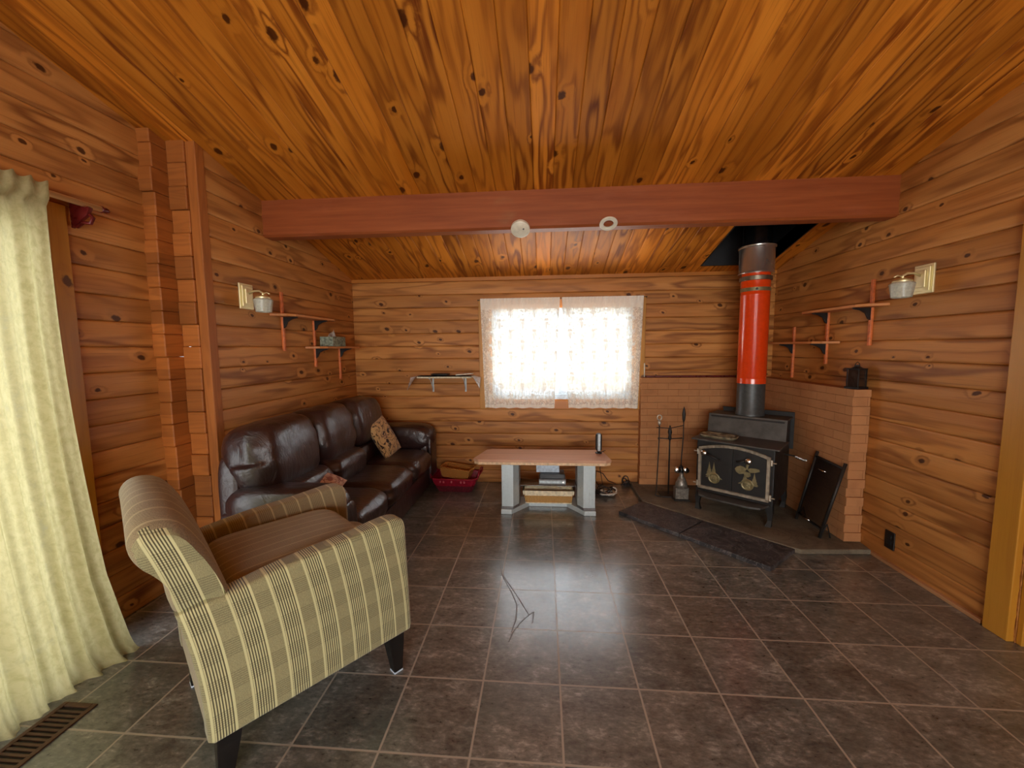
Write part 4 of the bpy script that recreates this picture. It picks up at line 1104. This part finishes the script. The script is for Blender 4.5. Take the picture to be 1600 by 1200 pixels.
# lace curtains
lrod = empty('curtain_rod', (0.11, YB-0.035, 1.935), 0, 'slim dark curtain rod across the top of the back window', 'curtain rod')
bm = new(); tube(bm, [(-0.735, YB-0.045, 1.925), (0.955, YB-0.045, 1.93)], 0.003, 8)
obj('pole', bm, M['iron'], lrod)
for x_, z_ in ((0.955, 1.93), (-0.735, 1.925)):
    bm = new(); tube(bm, [(x_, YB-0.045, z_), (x_, YB-0.01, z_)], 0.005, 8); obj('end_bracket', bm, M['iron'], lrod)
def lace(x0, x1, xb0, xb1, gather_left, label):
    W = abs(x1-x0)
    def f(u, v):
        g = math.exp(-(u if gather_left else 1-u)*3.2)
        uu = u
        x = (x0+(x1-x0)*uu)*(1-v)+(xb0+(xb1-xb0)*uu)*v
        fold = math.sin(u*2*PI*(11))*(0.2+0.8*g)
        hd = 0.5 if v < 0.06 else 1
        y = YB-0.048+fold*0.011*hd*(0.6+0.4*v)
        z = 1.94-(1.94-0.815)*v + 0.004*math.sin(u*2*PI*5)*v
        if v < 0.04: y = YB-0.052+math.sin(u*2*PI*24)*0.003
        return (x, y, z)
    o = empty('lace_curtain', ((x0+x1)/2, YB-0.045, 1.93), 0, label, 'lace curtain', 'lace curtains on the back window')
    cloth('curtain_panel', 120, 60, f, lambda u, v: (u*W*1.25, (1-v)*1.125), M['lace'], o)
lace(-0.71, 0.10, -0.675, 0.045, True, 'white lace curtain covering the left half of the back window')
lace(0.118, 0.925, 0.19, 0.885, False, 'white lace curtain covering the right half of the back window')
bm = new(); tube(bm, [(0.948, YB-0.03, 1.27), (0.95, YB-0.028, 1.13)], 0.006, 8)
tag(obj('wand', bm, M['ringwhite'], smooth=True), 'thin white rod hanging at the lower right corner of the window casing', 'curtain wand')

# ------------------------------------------------------------------ small shelf on the back wall
bw = empty('wall_shelf', (-1.07, 1.14, 1.15), 0, 'small white shelf on two silver brackets left of the back window', 'wall shelf')
bm = new(); box(bm, -1.36, -0.80, 1.06, YB-0.002, 1.135, 1.152, bev=0.003); obj('shelf_board', bm, M['cream'], bw)
for x in (-1.235, -0.885):
    bm = new(); box(bm, x-0.009, x+0.009, YB-0.008, YB-0.001, 0.98, 1.135, bev=0.002); box(bm, x-0.009, x+0.009, 1.09, YB-0.004, 1.128, 1.135)
    tube(bm, [(x, 1.10, 1.13), (x, 1.15, 1.09), (x, YB-0.012, 1.0)], 0.004, 6); obj('bracket', bm, M['greymetal'], bw)
def doil(u, v):
    x = -1.50+u*0.86
    y = 1.045+v*0.15
    z = 1.1565
    if x < -1.365: k = (-1.365-x)/0.135; x = -1.365-0.085*k-0.02*k*v; z = 1.1565-0.03*k-0.11*k*(1-v)+0.008*math.sin(v*14)*k; y -= 0.02*k*(1-v)
    if x > -0.79: k = (x+0.79)/0.15; z = 1.1565-0.02*k-0.11*k*max(0, 1-abs(v*2-0.6)); x = -0.79+0.075*k
    return (x, y, z)
cloth_o = cloth('shelf_doily', 60, 10, doil, lambda u, v: (u, v), M['doily'], None, 0.002)
tag(cloth_o, 'white doily draped over the small back wall shelf, its ends hanging down', 'doily')
bm = new(); sup(bm, (-1.13, 1.13, 1.172), (0.20, 0.08, 0.022), 3, 6); a = obj('eyeglass_case', bm, M['black'], smooth=True); tag(a, 'flat black object lying on the doily of the back wall shelf', 'case')
bm = new(); box(bm, -0.96, -0.79, 1.08, 1.17, 1.160, 1.172, bev=0.002, M=Matrix.Translation((-0.875, 1.12, 1.16)) @ Matrix.Rotation(R(-4), 4, 'Y') @ Matrix.Translation((0.875, -1.12, -1.16)))
for v in bm.verts: v.co.z += 0.008
tag(obj('booklet', bm, M['paper']), 'thin pale booklet on the right end of the back wall shelf', 'booklet')

# ------------------------------------------------------------------ TV bench
tvb = empty('tv_bench', (-0.06, 0.6, 0), 0, 'low television bench with pinkish wood top on silver-grey column legs', 'tv bench')
bm = new(); prism(bm, [(-0.675, 0.44), (-0.63, 0.405), (0.455, 0.405), (0.503, 0.435), (0.47, 0.735), (0.42, 0.765), (-0.55, 0.765), (-0.60, 0.735)], 'z', 0.462, 0.487, bev=0.003); tt = obj('top', bm, M['benchtop'], tvb)
bm = new(); prism(bm, [(-0.668, 0.445), (-0.627, 0.412), (0.452, 0.412), (0.497, 0.44), (0.465, 0.73), (0.418, 0.76), (-0.548, 0.76), (-0.595, 0.73)], 'z', 0.438, 0.4615, bev=0.002); obj('top_edging', bm, M['benchedge'], tvb)
for sgn, xc in ((1, -0.43), (-1, 0.37)):
    xo = xc; xi = xc+sgn*0.10; xin = xc+sgn*0.145
    P_ = [(xo, 0.43), (xi, 0.425), (xin, 0.50), (xin, 0.72), (xo, 0.72)]
    bm = new(); prism(bm, P_, 'z', 0.065, 0.438, bev=0.002)
    for k in range(1, 7):        # fluting ribs on the front
        x = xo+(xi-xo)*k/7
        box(bm, x-0.0025, x+0.0025, 0.423, 0.43, 0.085, 0.43)
    lg = obj('leg', bm, M['greymetal'], tvb)
    bm = new(); prism(bm, [(a+sgn*0.0-(0.003 if a == xo else 0)*sgn, b-0.004) for a, b in P_], 'z', 0.042, 0.065, bev=0.002); obj('leg_band', bm, M['silverdk'], lg)
bm = new()
prism(bm, [(-0.435, 0.415), (-0.345, 0.412), (-0.30, 0.47), (-0.20, 0.60), (0.14, 0.60), (0.24, 0.47), (0.28, 0.412), (0.375, 0.415), (0.375, 0.73), (-0.435, 0.73)], 'z', 0.0, 0.042, bev=0.004); obj('base', bm, M['greymetal'], tvb)
bm = new(); box(bm, -0.29, 0.225, 0.56, 0.745, 0.205, 0.212, bev=0.002); gs = obj('glass_shelf', bm, M['smokeglass'], tvb)
for x in (-0.288, 0.223):
    bm = new(); box(bm, x-0.012, x+0.012, 0.62, 0.68, 0.196, 0.205); obj('shelf_support', bm, M['chrome'], tvb)

# wicker basket with cloth rim, between the bench legs
wb = empty('wicker_basket', (-0.02, 0.67, 0.042), 0, 'rectangular wicker basket with white cloth lining under the television bench', 'basket')
def tub(bm, cx, cy, w0, d0, w1, d1, z0_, z1_, th=0.008):
    o0 = [(cx-w0/2, cy-d0/2), (cx+w0/2, cy-d0/2), (cx+w0/2, cy+d0/2), (cx-w0/2, cy+d0/2)]
    o1 = [(cx-w1/2, cy-d1/2), (cx+w1/2, cy-d1/2), (cx+w1/2, cy+d1/2), (cx-w1/2, cy+d1/2)]
    i0 = [(cx+(x-cx)*(1-2*th/w0), cy+(y-cy)*(1-2*th/d0)) for x, y in o0]; i1 = [(cx+(x-cx)*(1-2*th/w1), cy+(y-cy)*(1-2*th/d1)) for x, y in o1]
    R_ = [[bm.verts.new((x, y, z)) for x, y in pts] for pts, z in ((o0, z0_), (o1, z1_), (i1, z1_), (i0, z0_+th))]
    for A, B in zip(R_, R_[1:]):
        for i in range(4): bm.faces.new((A[i], A[(i+1) % 4], B[(i+1) % 4], B[i]))
    bm.faces.new(R_[0][::-1]); bm.faces.new(R_[-1])
    es = [e for e in bm.edges if abs(e.verts[0].co.z-e.verts[1].co.z) > 0.02]
    bmesh.ops.bevel(bm, geom=es, offset=min(w0, d0)*0.08, segments=3, affect='EDGES')
bm = new(); tub(bm, -0.025, 0.665, 0.41, 0.19, 0.44, 0.21, 0.0425, 0.125); obj('basket_body', bm, M['wicker'], wb)
bm = new(); tub(bm, -0.025, 0.665, 0.452, 0.222, 0.462, 0.232, 0.118, 0.165, 0.012); obj('cloth_lining', bm, M['cream'], wb)
bm = new(); tub(bm, -0.025, 0.665, 0.414, 0.196, 0.418, 0.20, 0.0425, 0.052); obj('lower_rim', bm, M['cream'], wb)

# equipment on the glass shelf, behind
bm = new(); box(bm, -0.11, 0.13, 0.575, 0.735, 0.213, 0.262, bev=0.003); rc_ = obj('dvd_player', bm, M['silverdk']); tag(rc_, 'grey disc player on the glass shelf of the television bench', 'disc player')
bm = new(); box(bm, -0.105, 0.125, 0.571, 0.575, 0.228, 0.25); obj('front_panel', bm, M['silver'], rc_)
bm = new(); lathe(bm, [(0.010, 0), (0.008, 0.004), (0, 0.004)], n=14, M=Matrix.Translation((0.105, 0.571, 0.239)) @ Matrix.Rotation(PI/2, 4, 'X')); obj('knob', bm, M['chrome'], rc_)
bm = new(); box(bm, -0.10, 0.12, 0.59, 0.735, 0.263, 0.305, bev=0.003); o = obj('receiver_box', bm, M['black']); tag(o, 'black receiver box stacked on the grey disc player', 'receiver')
bm = new(); box(bm, -0.135, 0.075, 0.64, 0.735, 0.306, 0.400, bev=0.004); o = obj('white_console', bm, M['vinyl']); tag(o, 'white box on the black receiver under the bench top', 'white box')
bm = new(); sup(bm, (-0.035, 0.638, 0.385), (0.035, 0.012, 0.03), 2.2, 5); obj('vent_hole', bm, M['black'], o)

# speaker on top
spk = empty('speaker', (0.425, 0.64, 0.487), 0, 'slim black and silver upright speaker on the right end of the bench top', 'speaker')
bm = new(); lathe(bm, [(0, 0), (0.030, 0), (0.030, 0.006), (0.018, 0.012), (0.012, 0.02), (0, 0.02)], c=(0.425, 0.65, 0.487), n=24); obj('base', bm, M['black'], spk, smooth=True, angle=40)
bm = new(); sup(bm, (0.425, 0.65, 0.588), (0.056, 0.05, 0.165), (3, 3, 8), 8); obj('cabinet', bm, M['black'], spk, smooth=True)
bm = new(); box(bm, 0.413, 0.439, 0.618, 0.632, 0.512, 0.668, bev=0.004); obj('grille', bm, M['silver'], spk)
bm = new(); tube(bm, [(0.44, 0.66, 0.492), (0.47, 0.70, 0.491), (0.50, 0.745, 0.489), (0.49, 0.79, 0.47), (0.46, 0.80, 0.3), (0.50, 0.86, 0.10), (0.52, 0.90, 0.012)], 0.003, 6); tag(obj('loose_cord', bm, M['corddark'], smooth=True), 'thin black cord running from the speaker over the back of the bench', 'cord')

# cord coils on the floor
def coilcord(c, r0, n, seed, rad, mat, label, sq=0.55, h=0.05, name='cord_coil'):
    rr = random.Random(seed); pts = []
    ph = rr.random()*6
    N = n*18
    for i in range(N):
        a = ph+i/18*2*PI; rr_ = r0*(0.75+0.25*math.sin(i*0.21+seed)+0.12*math.sin(i*0.77))
        pts.append((c[0]+rr_*math.cos(a)+0.015*math.sin(i*0.13), c[1]+rr_*sq*math.sin(a)+0.012*math.cos(i*0.1), c[2]+rad+h*(i/N)*(0.6+0.4*math.sin(i*0.5))))
    bm = new(); tube(bm, pts, rad, 8); o = obj(name, bm, mat, smooth=True); tag(o, label, 'cord'); return o
coilcord((0.525, 0.93, 0), 0.105, 6, 3, 0.0065, M['corddark'], 'dark coiled power cord on the floor right of the bench', 0.75, 0.075)
coilcord((0.555, 0.90, 0.012), 0.10, 3, 8, 0.0065, M['cordwhite'], 'white coiled power cord on the floor right of the bench', 0.7, 0.05)
coilcord((0.78, 1.185, 0.0), 0.045, 4, 5, 0.005, M['corddark'], 'small bundle of black cable on the floor against the back wall by the bricks', 0.5, 0.10)
bm = new(); tube(bm, [(0.5, 1.0, 0.02), (0.46, 1.12, 0.08), (0.48, 1.205, 0.15), (0.55, 1.21, 0.12), (0.60, 1.19, 0.05), (0.68, 1.19, 0.02)], 0.004, 8); tag(obj('loose_cord', bm, M['corddark'], smooth=True), 'loose black cord looping up the back wall behind the coiled cords', 'cord')

# ------------------------------------------------------------------ red laundry basket and wicker basket
rb = empty('laundry_basket', (-0.955, 1.02, 0), R(-2), 'low red plastic basket with looped handles on the floor by the sofa arm', 'basket')
def RB(f, name, mat, parent=rb, **kw):
    bm = new(); f(bm); return obj(name, bm, mat, parent, local=True, **kw)
RB(lambda bm: tub(bm, 0, 0, 0.335, 0.20, 0.40, 0.26, 0.0, 0.072, 0.006), 'lower_body', M['redplasticdark'])
def rbu(bm):
    tub(bm, 0, 0, 0.40, 0.26, 0.455, 0.30, 0.070, 0.145, 0.006)
RB(rbu, 'upper_body', M['redplastic'])
def rim(bm):
    w, d, z = 0.235, 0.157, 0.146
    pts = [(-w+0.03, -d, z), (w-0.03, -d, z), (w, -d+0.03, z+0.004), (w, d-0.03, z+0.004), (w-0.03, d, z), (-w+0.03, d, z), (-w, d-0.03, z+0.004), (-w, -d+0.03, z+0.004)]
    tube(bm, pts, 0.007, 8, closed=True)
RB(rim, 'rim', M['redplastic'])
for s in (-1, 1):
    RB(lambda bm: tube(bm, [(s*0.236, -0.11, 0.145), (s*0.25, -0.10, 0.20), (s*0.248, -0.03, 0.222), (s*0.248, 0.03, 0.222), (s*0.25, 0.10, 0.20), (s*0.236, 0.11, 0.145)], 0.006, 8), 'handle', M['redplastic'], smooth=True)
M['slot'] = plain('pink_slot', (196, 96, 104), 0.5)
for x in (-0.135, -0.10, -0.02, 0.075, 0.11):
    RB(lambda bm: box(bm, x-0.008, x+0.008, -0.1475, -0.139, 0.105, 0.128, bev=0.002), 'side_slot', M['slot'])
gb = empty('wicker_tray', (-0.94, 1.02, 0.10), R(-8), 'small golden wicker tray basket resting inside the red basket', 'basket')
def GB(f, name, mat, **kw):
    bm = new(); f(bm); bmesh.ops.transform(bm, matrix=Matrix.Translation((0, 0, 0.01)) @ Matrix.Rotation(R(6), 4, 'Y'), verts=bm.verts); return obj(name, bm, mat, gb, local=True, **kw)
GB(lambda bm: tub(bm, -0.02, 0, 0.27, 0.16, 0.32, 0.20, 0.02, 0.115, 0.008), 'basket_body', M['wicker2'])
GB(lambda bm: tube(bm, [(-0.17, -0.09, 0.118), (0.13, -0.09, 0.118), (0.145, 0, 0.118), (0.13, 0.09, 0.118), (-0.17, 0.09, 0.118), (-0.185, 0, 0.118)], 0.008, 8, closed=True), 'rim', M['wicker2'], smooth=True)
GB(lambda bm: tube(bm, [(0.135, -0.05, 0.118), (0.17, -0.03, 0.15), (0.17, 0.03, 0.15), (0.135, 0.05, 0.118)], 0.006, 8), 'handle', M['wicker2'], smooth=True)

# ------------------------------------------------------------------ sofa
so = empty('sofa', (-1.6, 0.18, 0), 0, 'dark brown leather three-seat sofa along the left log wall', 'sofa')
def SO(f, name, mat=None, **kw):
    bm = new(); f(bm); kw.setdefault('smooth', True); return obj(name, bm, mat or M['leather'], so, **kw)
def cush(bm, x0, x1, y0, y1, z0_, z1_, n=4.5, tilt=0, fn=None, div=16):
    c = ((x0+x1)/2, (y0+y1)/2, (z0_+z1_)/2)
    sup(bm, c, (x1-x0, y1-y0, z1_-z0_), n, div, Matrix.Rotation(tilt, 3, 'Y').to_4x4() if tilt else None, fn)
SO(lambda bm: box(bm, -1.97, -1.235, -0.76, 1.10, 0.05, 0.31, bev=0.02, seg=3), 'base', angle=40)
SO(lambda bm: box(bm, -1.245, -1.222, -0.66, 0.98, 0.055, 0.24, bev=0.006), 'front_rail', angle=40)
SO(lambda bm: cush(bm, -2.00, -1.80, -0.80, 1.14, 0.10, 0.90, 6), 'backrest_frame')
def wr(seed, amp=0.016):
    def f(q):
        d = noise.noise(Vector((q.x*2.0+seed, q.y*2.6, q.z*2.0)))+0.5*noise.noise(Vector((q.x*4+seed, q.y*7, q.z*4)))
        return q*(1+amp*1.8*d)
    return f
for i, (a, b) in enumerate(((-0.72, -0.17), (-0.17, 0.375), (0.375, 0.92))):
    SO(lambda bm: cush(bm, -1.80, -1.165, a, b, 0.245, 0.455, (4, 7, 3.2), fn=wr(i*3.1)), 'seat_cushion')
for i, (a, b) in enumerate(((-0.80, -0.225), (-0.225, 0.305), (0.305, 0.90))):
    def bulge(q, i=i):
        q = wr(i*5.3+20, 0.02)(q); 
        dz = 0.0
        if i == 2 and q.y > 0: q = Vector((q.x, q.y, q.z-0.28*q.y**2*(1 if q.z > 0 else 0)))
        if i == 0 and q.y < -0.2: q = Vector((q.x, q.y, q.z-0.22*(q.y+0.2)**2*(1 if q.z > 0 else 0)))
        return q
    SO(lambda bm: cush(bm, -1.99, -1.62, a, b, 0.56, 1.00, (2.8, 5.5, 3.0), tilt=R(-8), fn=bulge), 'back_cushion')
    SO(lambda bm: cush(bm, -1.86, -1.53 if i < 2 else -1.62, a+0.05 if i == 0 else a, b if i < 2 else b+0.0, 0.42, 0.64 if i < 2 else 0.60, (2.6, 7, 2.6), fn=wr(i*2.7+40, 0.02)), 'lumbar_roll')
# arms: body, pillow top, round front
for nm, y0, y1, zt_ in (('near', -0.85, -0.645, 0.65), ('far', 0.90, 1.14, 0.68)):
    SO(lambda bm: box(bm, -1.95, -1.225, y0+0.025, y1-0.02, 0.05, zt_-0.16, bev=0.03, seg=3), 'arm', angle=40)
    SO(lambda bm: cush(bm, -1.93, -1.17 if nm == 'far' else -1.20, y0-0.01, y1+0.02, zt_-0.27, zt_, (5, 2.8, 2.8), fn=wr(y0*7, 0.02)), 'arm_pad')
    SO(lambda bm: cush(bm, -1.235, -1.185, y0+0.02, y1-0.01, 0.06, zt_-0.10, (3, 4, 6)), 'arm_front')

# throw pillows
def pillow(name, c, sz, th, rot, mat, label):
    e = empty(name, c, 0, label, 'cushion', 'throw pillows on the leather sofa')
    bm = new(); N = 22; half = []
    Mx = rot.to_4x4()
    def P(u, v, s):
        a = 2*u-1; b = 2*v-1
        k = max(0, (1-abs(a)**2.4)*(1-abs(b)**2.4))**0.45
        pin = 1-0.06*(1-abs(a)**2)*abs(b)**3; pin2 = 1-0.06*(1-abs(b)**2)*abs(a)**3
        return Mx @ Vector((a*sz[0]/2*pin2, b*sz[1]/2*pin, s*th/2*k))
    for s in (1, -1): grid(bm, N, N, lambda u, v: P(u, v, s))
    bmesh.ops.remove_doubles(bm, verts=bm.verts, dist=1e-5)
    obj('pillow_cover', bm, mat, e, local=True, smooth=True)
    bm = new(); pts = []
    for (a0, b0_), (a1, b1_) in (((0, 0), (1, 0)), ((1, 0), (1, 1)), ((1, 1), (0, 1)), ((0, 1), (0, 0))):
        for k in range(8): pts.append(P(a0+(a1-a0)*k/8, b0_+(b1_-b0_)*k/8, 1))
    tube(bm, pts, 0.004, 6, closed=True); obj('piping', bm, mat, e, local=True, smooth=True)
    return e
# normal points to the viewer and up; leaning on the last cushion
def frame(nrm, upish):
    n = Vector(nrm).normalized(); x = (Vector(upish)-n*Vector(upish).dot(n)).normalized(); y = n.cross(x)
    return Matrix((x, y, n)).transposed()
pillow('throw_pillow', (-1.56, 0.665, 0.615), (0.38, 0.32), 0.11, frame((0.9, -0.10, 0.435), (-0.15, -0.04, 0.31)), M['pillow'], 'tan throw pillow with dark vine print leaning in the far corner of the sofa')
pillow('throw_pillow', (-1.535, -0.42, 0.52), (0.20, 0.24), 0.12, frame((0.35, -0.3, 0.8), (0.9, 0.1, -0.3)), M['pillow2'], 'rose-tan throw pillow at the near end of the sofa, mostly behind the armchair')

# ------------------------------------------------------------------ armchair
AC = Vector((-1.099, -1.822, 0)); fd = Vector((0.637, 0.771, 0)); nd_ = Vector((0.771, -0.637, 0))
oc = AC+fd*0.33-nd_*0.34
ac = empty('armchair', oc, R(50.4-90), 'olive and cream striped plaid armchair with tapered black legs in the foreground', 'armchair')
def ACo(f, name, mat, **kw):
    bm = new(); f(bm); kw.setdefault('smooth', True); return obj(name, bm, mat, ac, local=True, **kw)
def rear(z): return -0.36-0.25*(z-0.2)**2-0.0
def catmull(P_, n=4):
    out = []
    for i in range(len(P_)-1):
        p0 = P_[max(i-1, 0)]; p1 = P_[i]; p2 = P_[i+1]; p3 = P_[min(i+2, len(P_)-1)]
        for k in range(n):
            t = k/n
            out.append(tuple(0.5*((2*b)+(-a+c)*t+(2*a-5*b+4*c-d)*t*t+(-a+3*b-3*c+d)*t**3) for a, b, c, d in zip(p0, p1, p2, p3)))
    out.append(P_[-1]); return out
for sx in (-1, 1):
    def arm(bm):
        back = [(rear(z), z) for z in (0.20, 0.30, 0.40, 0.50, 0.60, 0.655)]
        top = catmull([(-0.29, 0.662), (-0.1, 0.690), (0.10, 0.705), (0.27, 0.722), (0.325, 0.718), (0.350, 0.700), (0.358, 0.67)], 3)
        pts = back+top+[(0.366, 0.45), (0.372, 0.22), (0.366, 0.195), (-0.345, 0.188)]
        x0, x1 = (0.255, 0.34) if sx > 0 else (-0.34, -0.255)
        prism(bm, pts, 'x', x0, x1, bev=0.018, seg=4)
    def arm2(bm, sx=sx):
        arm(bm); bm.normal_update()
        for f in bm.faces:
            if f.normal.x*sx < -0.5 or (sx < 0 and f.normal.z > 0.3): f.material_index = 1
    ACo(arm2, 'arm', [M['fside'], M['finner']], angle=50, recalc=False)
# back with rolled crown
prof = [(rear(0.62)+0.004, 0.60), (rear(0.70), 0.70), (-0.432, 0.78), (-0.462, 0.85), (-0.494, 0.905), (-0.497, 0.945), (-0.475, 0.978), (-0.435, 0.988), (-0.385, 0.968), (-0.340, 0.90), (-0.305, 0.80), (-0.280, 0.70), (-0.262, 0.60), (-0.25, 0.46), (-0.25, 0.33), (-0.34, 0.33), (rear(0.45)+0.01, 0.45)]
prof = catmull(prof+[prof[0]], 3)[:-1]
def backm(bm):
    nx = 26; rings = []
    cy, cz_ = -0.37, 0.72
    for i in range(nx+1):
        u = -1+2*i/nx; x = 0.336*math.copysign(abs(math.sin(u*PI/2))**0.8, u)
        e = abs(x)/0.336
        crown = 0.062*e**2.6
        sh = 1-max(0, (e-0.86)/0.14)**2*0.16
        ring = []
        for (y, z) in prof:
            zz = z-crown*max(0, min(1, (z-0.68)/0.22))
            yy = y
            yc = rear(min(zz, 0.85))*0.5-0.15; 
            yy = yc+(y-yc)*sh; zz = cz_+(zz-cz_)*(sh*0.5+0.5)
            xx = x
            if z < 0.66: xx = max(-0.262, min(0.262, x))
            ring.append(bm.verts.new((xx, yy, zz)))
        rings.append(ring)
    n = len(prof)
    for A, B in zip(rings, rings[1:]):
        for k in range(n): bm.faces.new((A[k], A[(k+1) % n], B[(k+1) % n], B[k]))
    f0 = bm.faces.new(rings[0][::-1]); f1 = bm.faces.new(rings[-1])
    bm.normal_update()
    for f in bm.faces:
        if abs(f.normal.x) > 0.62: f.material_index = 1
ACo(backm, 'backrest', [M['fback'], M['fside']], angle=60)
def rearpanel(bm):
    zs = [0.20, 0.30, 0.40, 0.50, 0.60, 0.68]
    V0 = [[bm.verts.new((x, rear(z)+0.004, z)) for z in zs] for x in (-0.30, 0.30)]
    V1 = [[bm.verts.new((x, rear(z)+0.03, z)) for z in zs] for x in (-0.30, 0.30)]
    for k in range(len(zs)-1):
        bm.faces.new((V0[0][k], V0[1][k], V0[1][k+1], V0[0][k+1])); bm.faces.new((V1[0][k], V1[0][k+1], V1[1][k+1], V1[1][k]))
        for s in (0, 1): bm.faces.new((V0[s][k], V0[s][k+1], V1[s][k+1], V1[s][k]))
    for k in (0, len(zs)-1): bm.faces.new((V0[0][k], V1[0][k], V1[1][k], V0[1][k]))
ACo(rearpanel, 'rear_panel', M['fback'], angle=40)
ACo(lambda bm: box(bm, -0.258, 0.258, -0.33, 0.362, 0.195, 0.40, bev=0.02, seg=3), 'seat_frame', M['fback'], angle=50)
ACo(lambda bm: sup(bm, (0, 0.315, 0.42), (0.51, 0.17, 0.24), (8, 2.8, 3.2), 12), 'front_rail', M['fback'])
ACo(lambda bm: sup(bm, (0, -0.01, 0.535), (0.512, 0.56, 0.23), (7, 7, 3.2), 16, None, lambda q: Vector((q.x, q.y*(1+0.04*(1-q.z)), q.z+(0.10*(1-q.x**2)*(1-q.y**2) if q.z > 0 else 0)))), 'seat_cushion', M['fback'])
def cpipe(bm):
    w, zc_ = 0.25, 0.612
    pts = [(-w, -0.25, zc_), (-w, 0.22, zc_), (-w+0.02, 0.252, zc_), (-w+0.05, 0.262, zc_), (w-0.05, 0.262, zc_), (w-0.02, 0.252, zc_), (w, 0.22, zc_), (w, -0.25, zc_)]
    tube(bm, pts, 0.005, 6)
ACo(cpipe, 'cushion_piping', M['fback'])
for (lx, ly) in ((0.285, 0.305), (-0.285, 0.305), (0.285, -0.300), (-0.285, -0.300)):
    def leg(bm):
        rk = -0.02 if ly < 0 else 0.012
        ring = []
        for (w, z, k) in ((0.036, 0.205, 0), (0.033, 0.15, 0.25), (0.020, 0.008, 1.0)):
            ring.append([bm.verts.new((lx+a*w, ly+b*w+rk*k, z)) for a, b in ((-1, -1), (1, -1), (1, 1), (-1, 1))])
        for A, B in zip(ring, ring[1:]):
            for i in range(4): bm.faces.new((A[i], A[(i+1) % 4], B[(i+1) % 4], B[i]))
        bm.faces.new(ring[0]); bm.faces.new(ring[-1][::-1])
        bmesh.ops.bevel(bm, geom=[e for e in bm.edges if abs(e.verts[0].co.z-e.verts[1].co.z) > 0.03], offset=0.002, segments=2, affect='EDGES')
    lo = ACo(leg, 'leg', M['blackwood'], smooth=False)
    rk = -0.02 if ly < 0 else 0.012
    bm = new(); box(bm, lx-0.021, lx+0.021, ly+rk-0.021, ly+rk+0.021, 0.0, 0.008, bev=0.002); obj('glide', bm, M['vinyl'], lo, local=True)

# ------------------------------------------------------------------ lights, world
def area(name, loc, rot, sx, sy, power, col, spread=None):
    l = bpy.data.lights.new(name, 'AREA'); l.shape = 'RECTANGLE'; l.size = sx; l.size_y = sy; l.energy = power; l.color = col
    if spread: l.spread = spread
    o = bpy.data.objects.new(name, l); COL.objects.link(o); o.location = loc; o.rotation_euler = rot; o['kind'] = 'helper'; return o
P = dict(back=62, backup=120, left=38, rear=170)
area('daylight_back_window', (0.115, 1.62, 1.38), (R(-90), 0, 0), 1.9, 1.4, P['back'], (0.82, 0.91, 1.0))
area('ground_bounce_back_window', (0.25, 1.78, 0.62), (R(-142), 0, 0), 1.6, 0.8, P['backup'], (1.0, 0.90, 0.72))
area('daylight_patio_door', (-2.75, -2.2, 1.1), (0, R(-90), 0), 2.1, 2.0, P['left'], (0.93, 0.97, 1.0))
area('daylight_rear_window', (0.0, YR-0.35, 1.25), (R(90), 0, 0), 3.2, 1.8, P['rear'], (1.0, 0.97, 0.93))

W = bpy.data.worlds.new('World'); S.world = W; W.use_nodes = True
nt = W.node_tree; nt.nodes.clear()
o_ = nt.nodes.new('ShaderNodeOutputWorld'); bg = nt.nodes.new('ShaderNodeBackground')
sky = nt.nodes.new('ShaderNodeTexSky'); sky.sky_type = 'HOSEK_WILKIE'; sky.turbidity = 6; sky.sun_direction = Vector((0.3, -0.6, 0.7)).normalized()
mx = nt.nodes.new('ShaderNodeMix'); mx.data_type = 'RGBA'; mx.inputs[0].default_value = 0.75; mx.inputs[7].default_value = (0.95, 0.97, 1.0, 1)
nt.links.new(sky.outputs[0], mx.inputs[6]); nt.links.new(mx.outputs[2], bg.inputs[0]); bg.inputs[1].default_value = 3.0
nt.links.new(bg.outputs[0], o_.inputs[0])

# ------------------------------------------------------------------ camera
f_px, yaw, pitch, roll = 622.4114, -0.0791, -0.0907, -0.0095
cyw, syw, cp, sp_ = math.cos(yaw), math.sin(yaw), math.cos(pitch), math.sin(pitch)
fwd = Vector((syw*cp, cyw*cp, sp_)); right = Vector((cyw, -syw, 0)); upv = right.cross(fwd)
cr, sr = math.cos(roll), math.sin(roll)
r2 = right*cr+upv*sr; u2 = -right*sr+upv*cr
cam = bpy.data.cameras.new('camera'); co = bpy.data.objects.new('camera', cam); COL.objects.link(co)
cam.sensor_fit = 'HORIZONTAL'; cam.sensor_width = 36; cam.lens = f_px/1600*36; cam.clip_start = 0.02; cam.clip_end = 100
m = Matrix((r2, u2, -fwd)).transposed().to_4x4(); m.translation = Vector((-0.0675, -2.9106, 1.438))
co.matrix_world = m
S.camera = co
S.view_settings.view_transform = 'Standard'; S.view_settings.look = 'None'; S.view_settings.gamma = 1.0; S.view_settings.use_curve_mapping = False
S.view_settings.exposure = 0.08
S.cycles.max_bounces = 8; S.cycles.diffuse_bounces = 5; S.cycles.glossy_bounces = 4; S.cycles.transparent_max_bounces = 12; S.cycles.transmission_bounces = 4
S.cycles.caustics_reflective = False; S.cycles.caustics_refractive = False
S.cycles.sample_clamp_indirect = 6.0
try: S.cycles.use_denoising = True
except Exception: pass
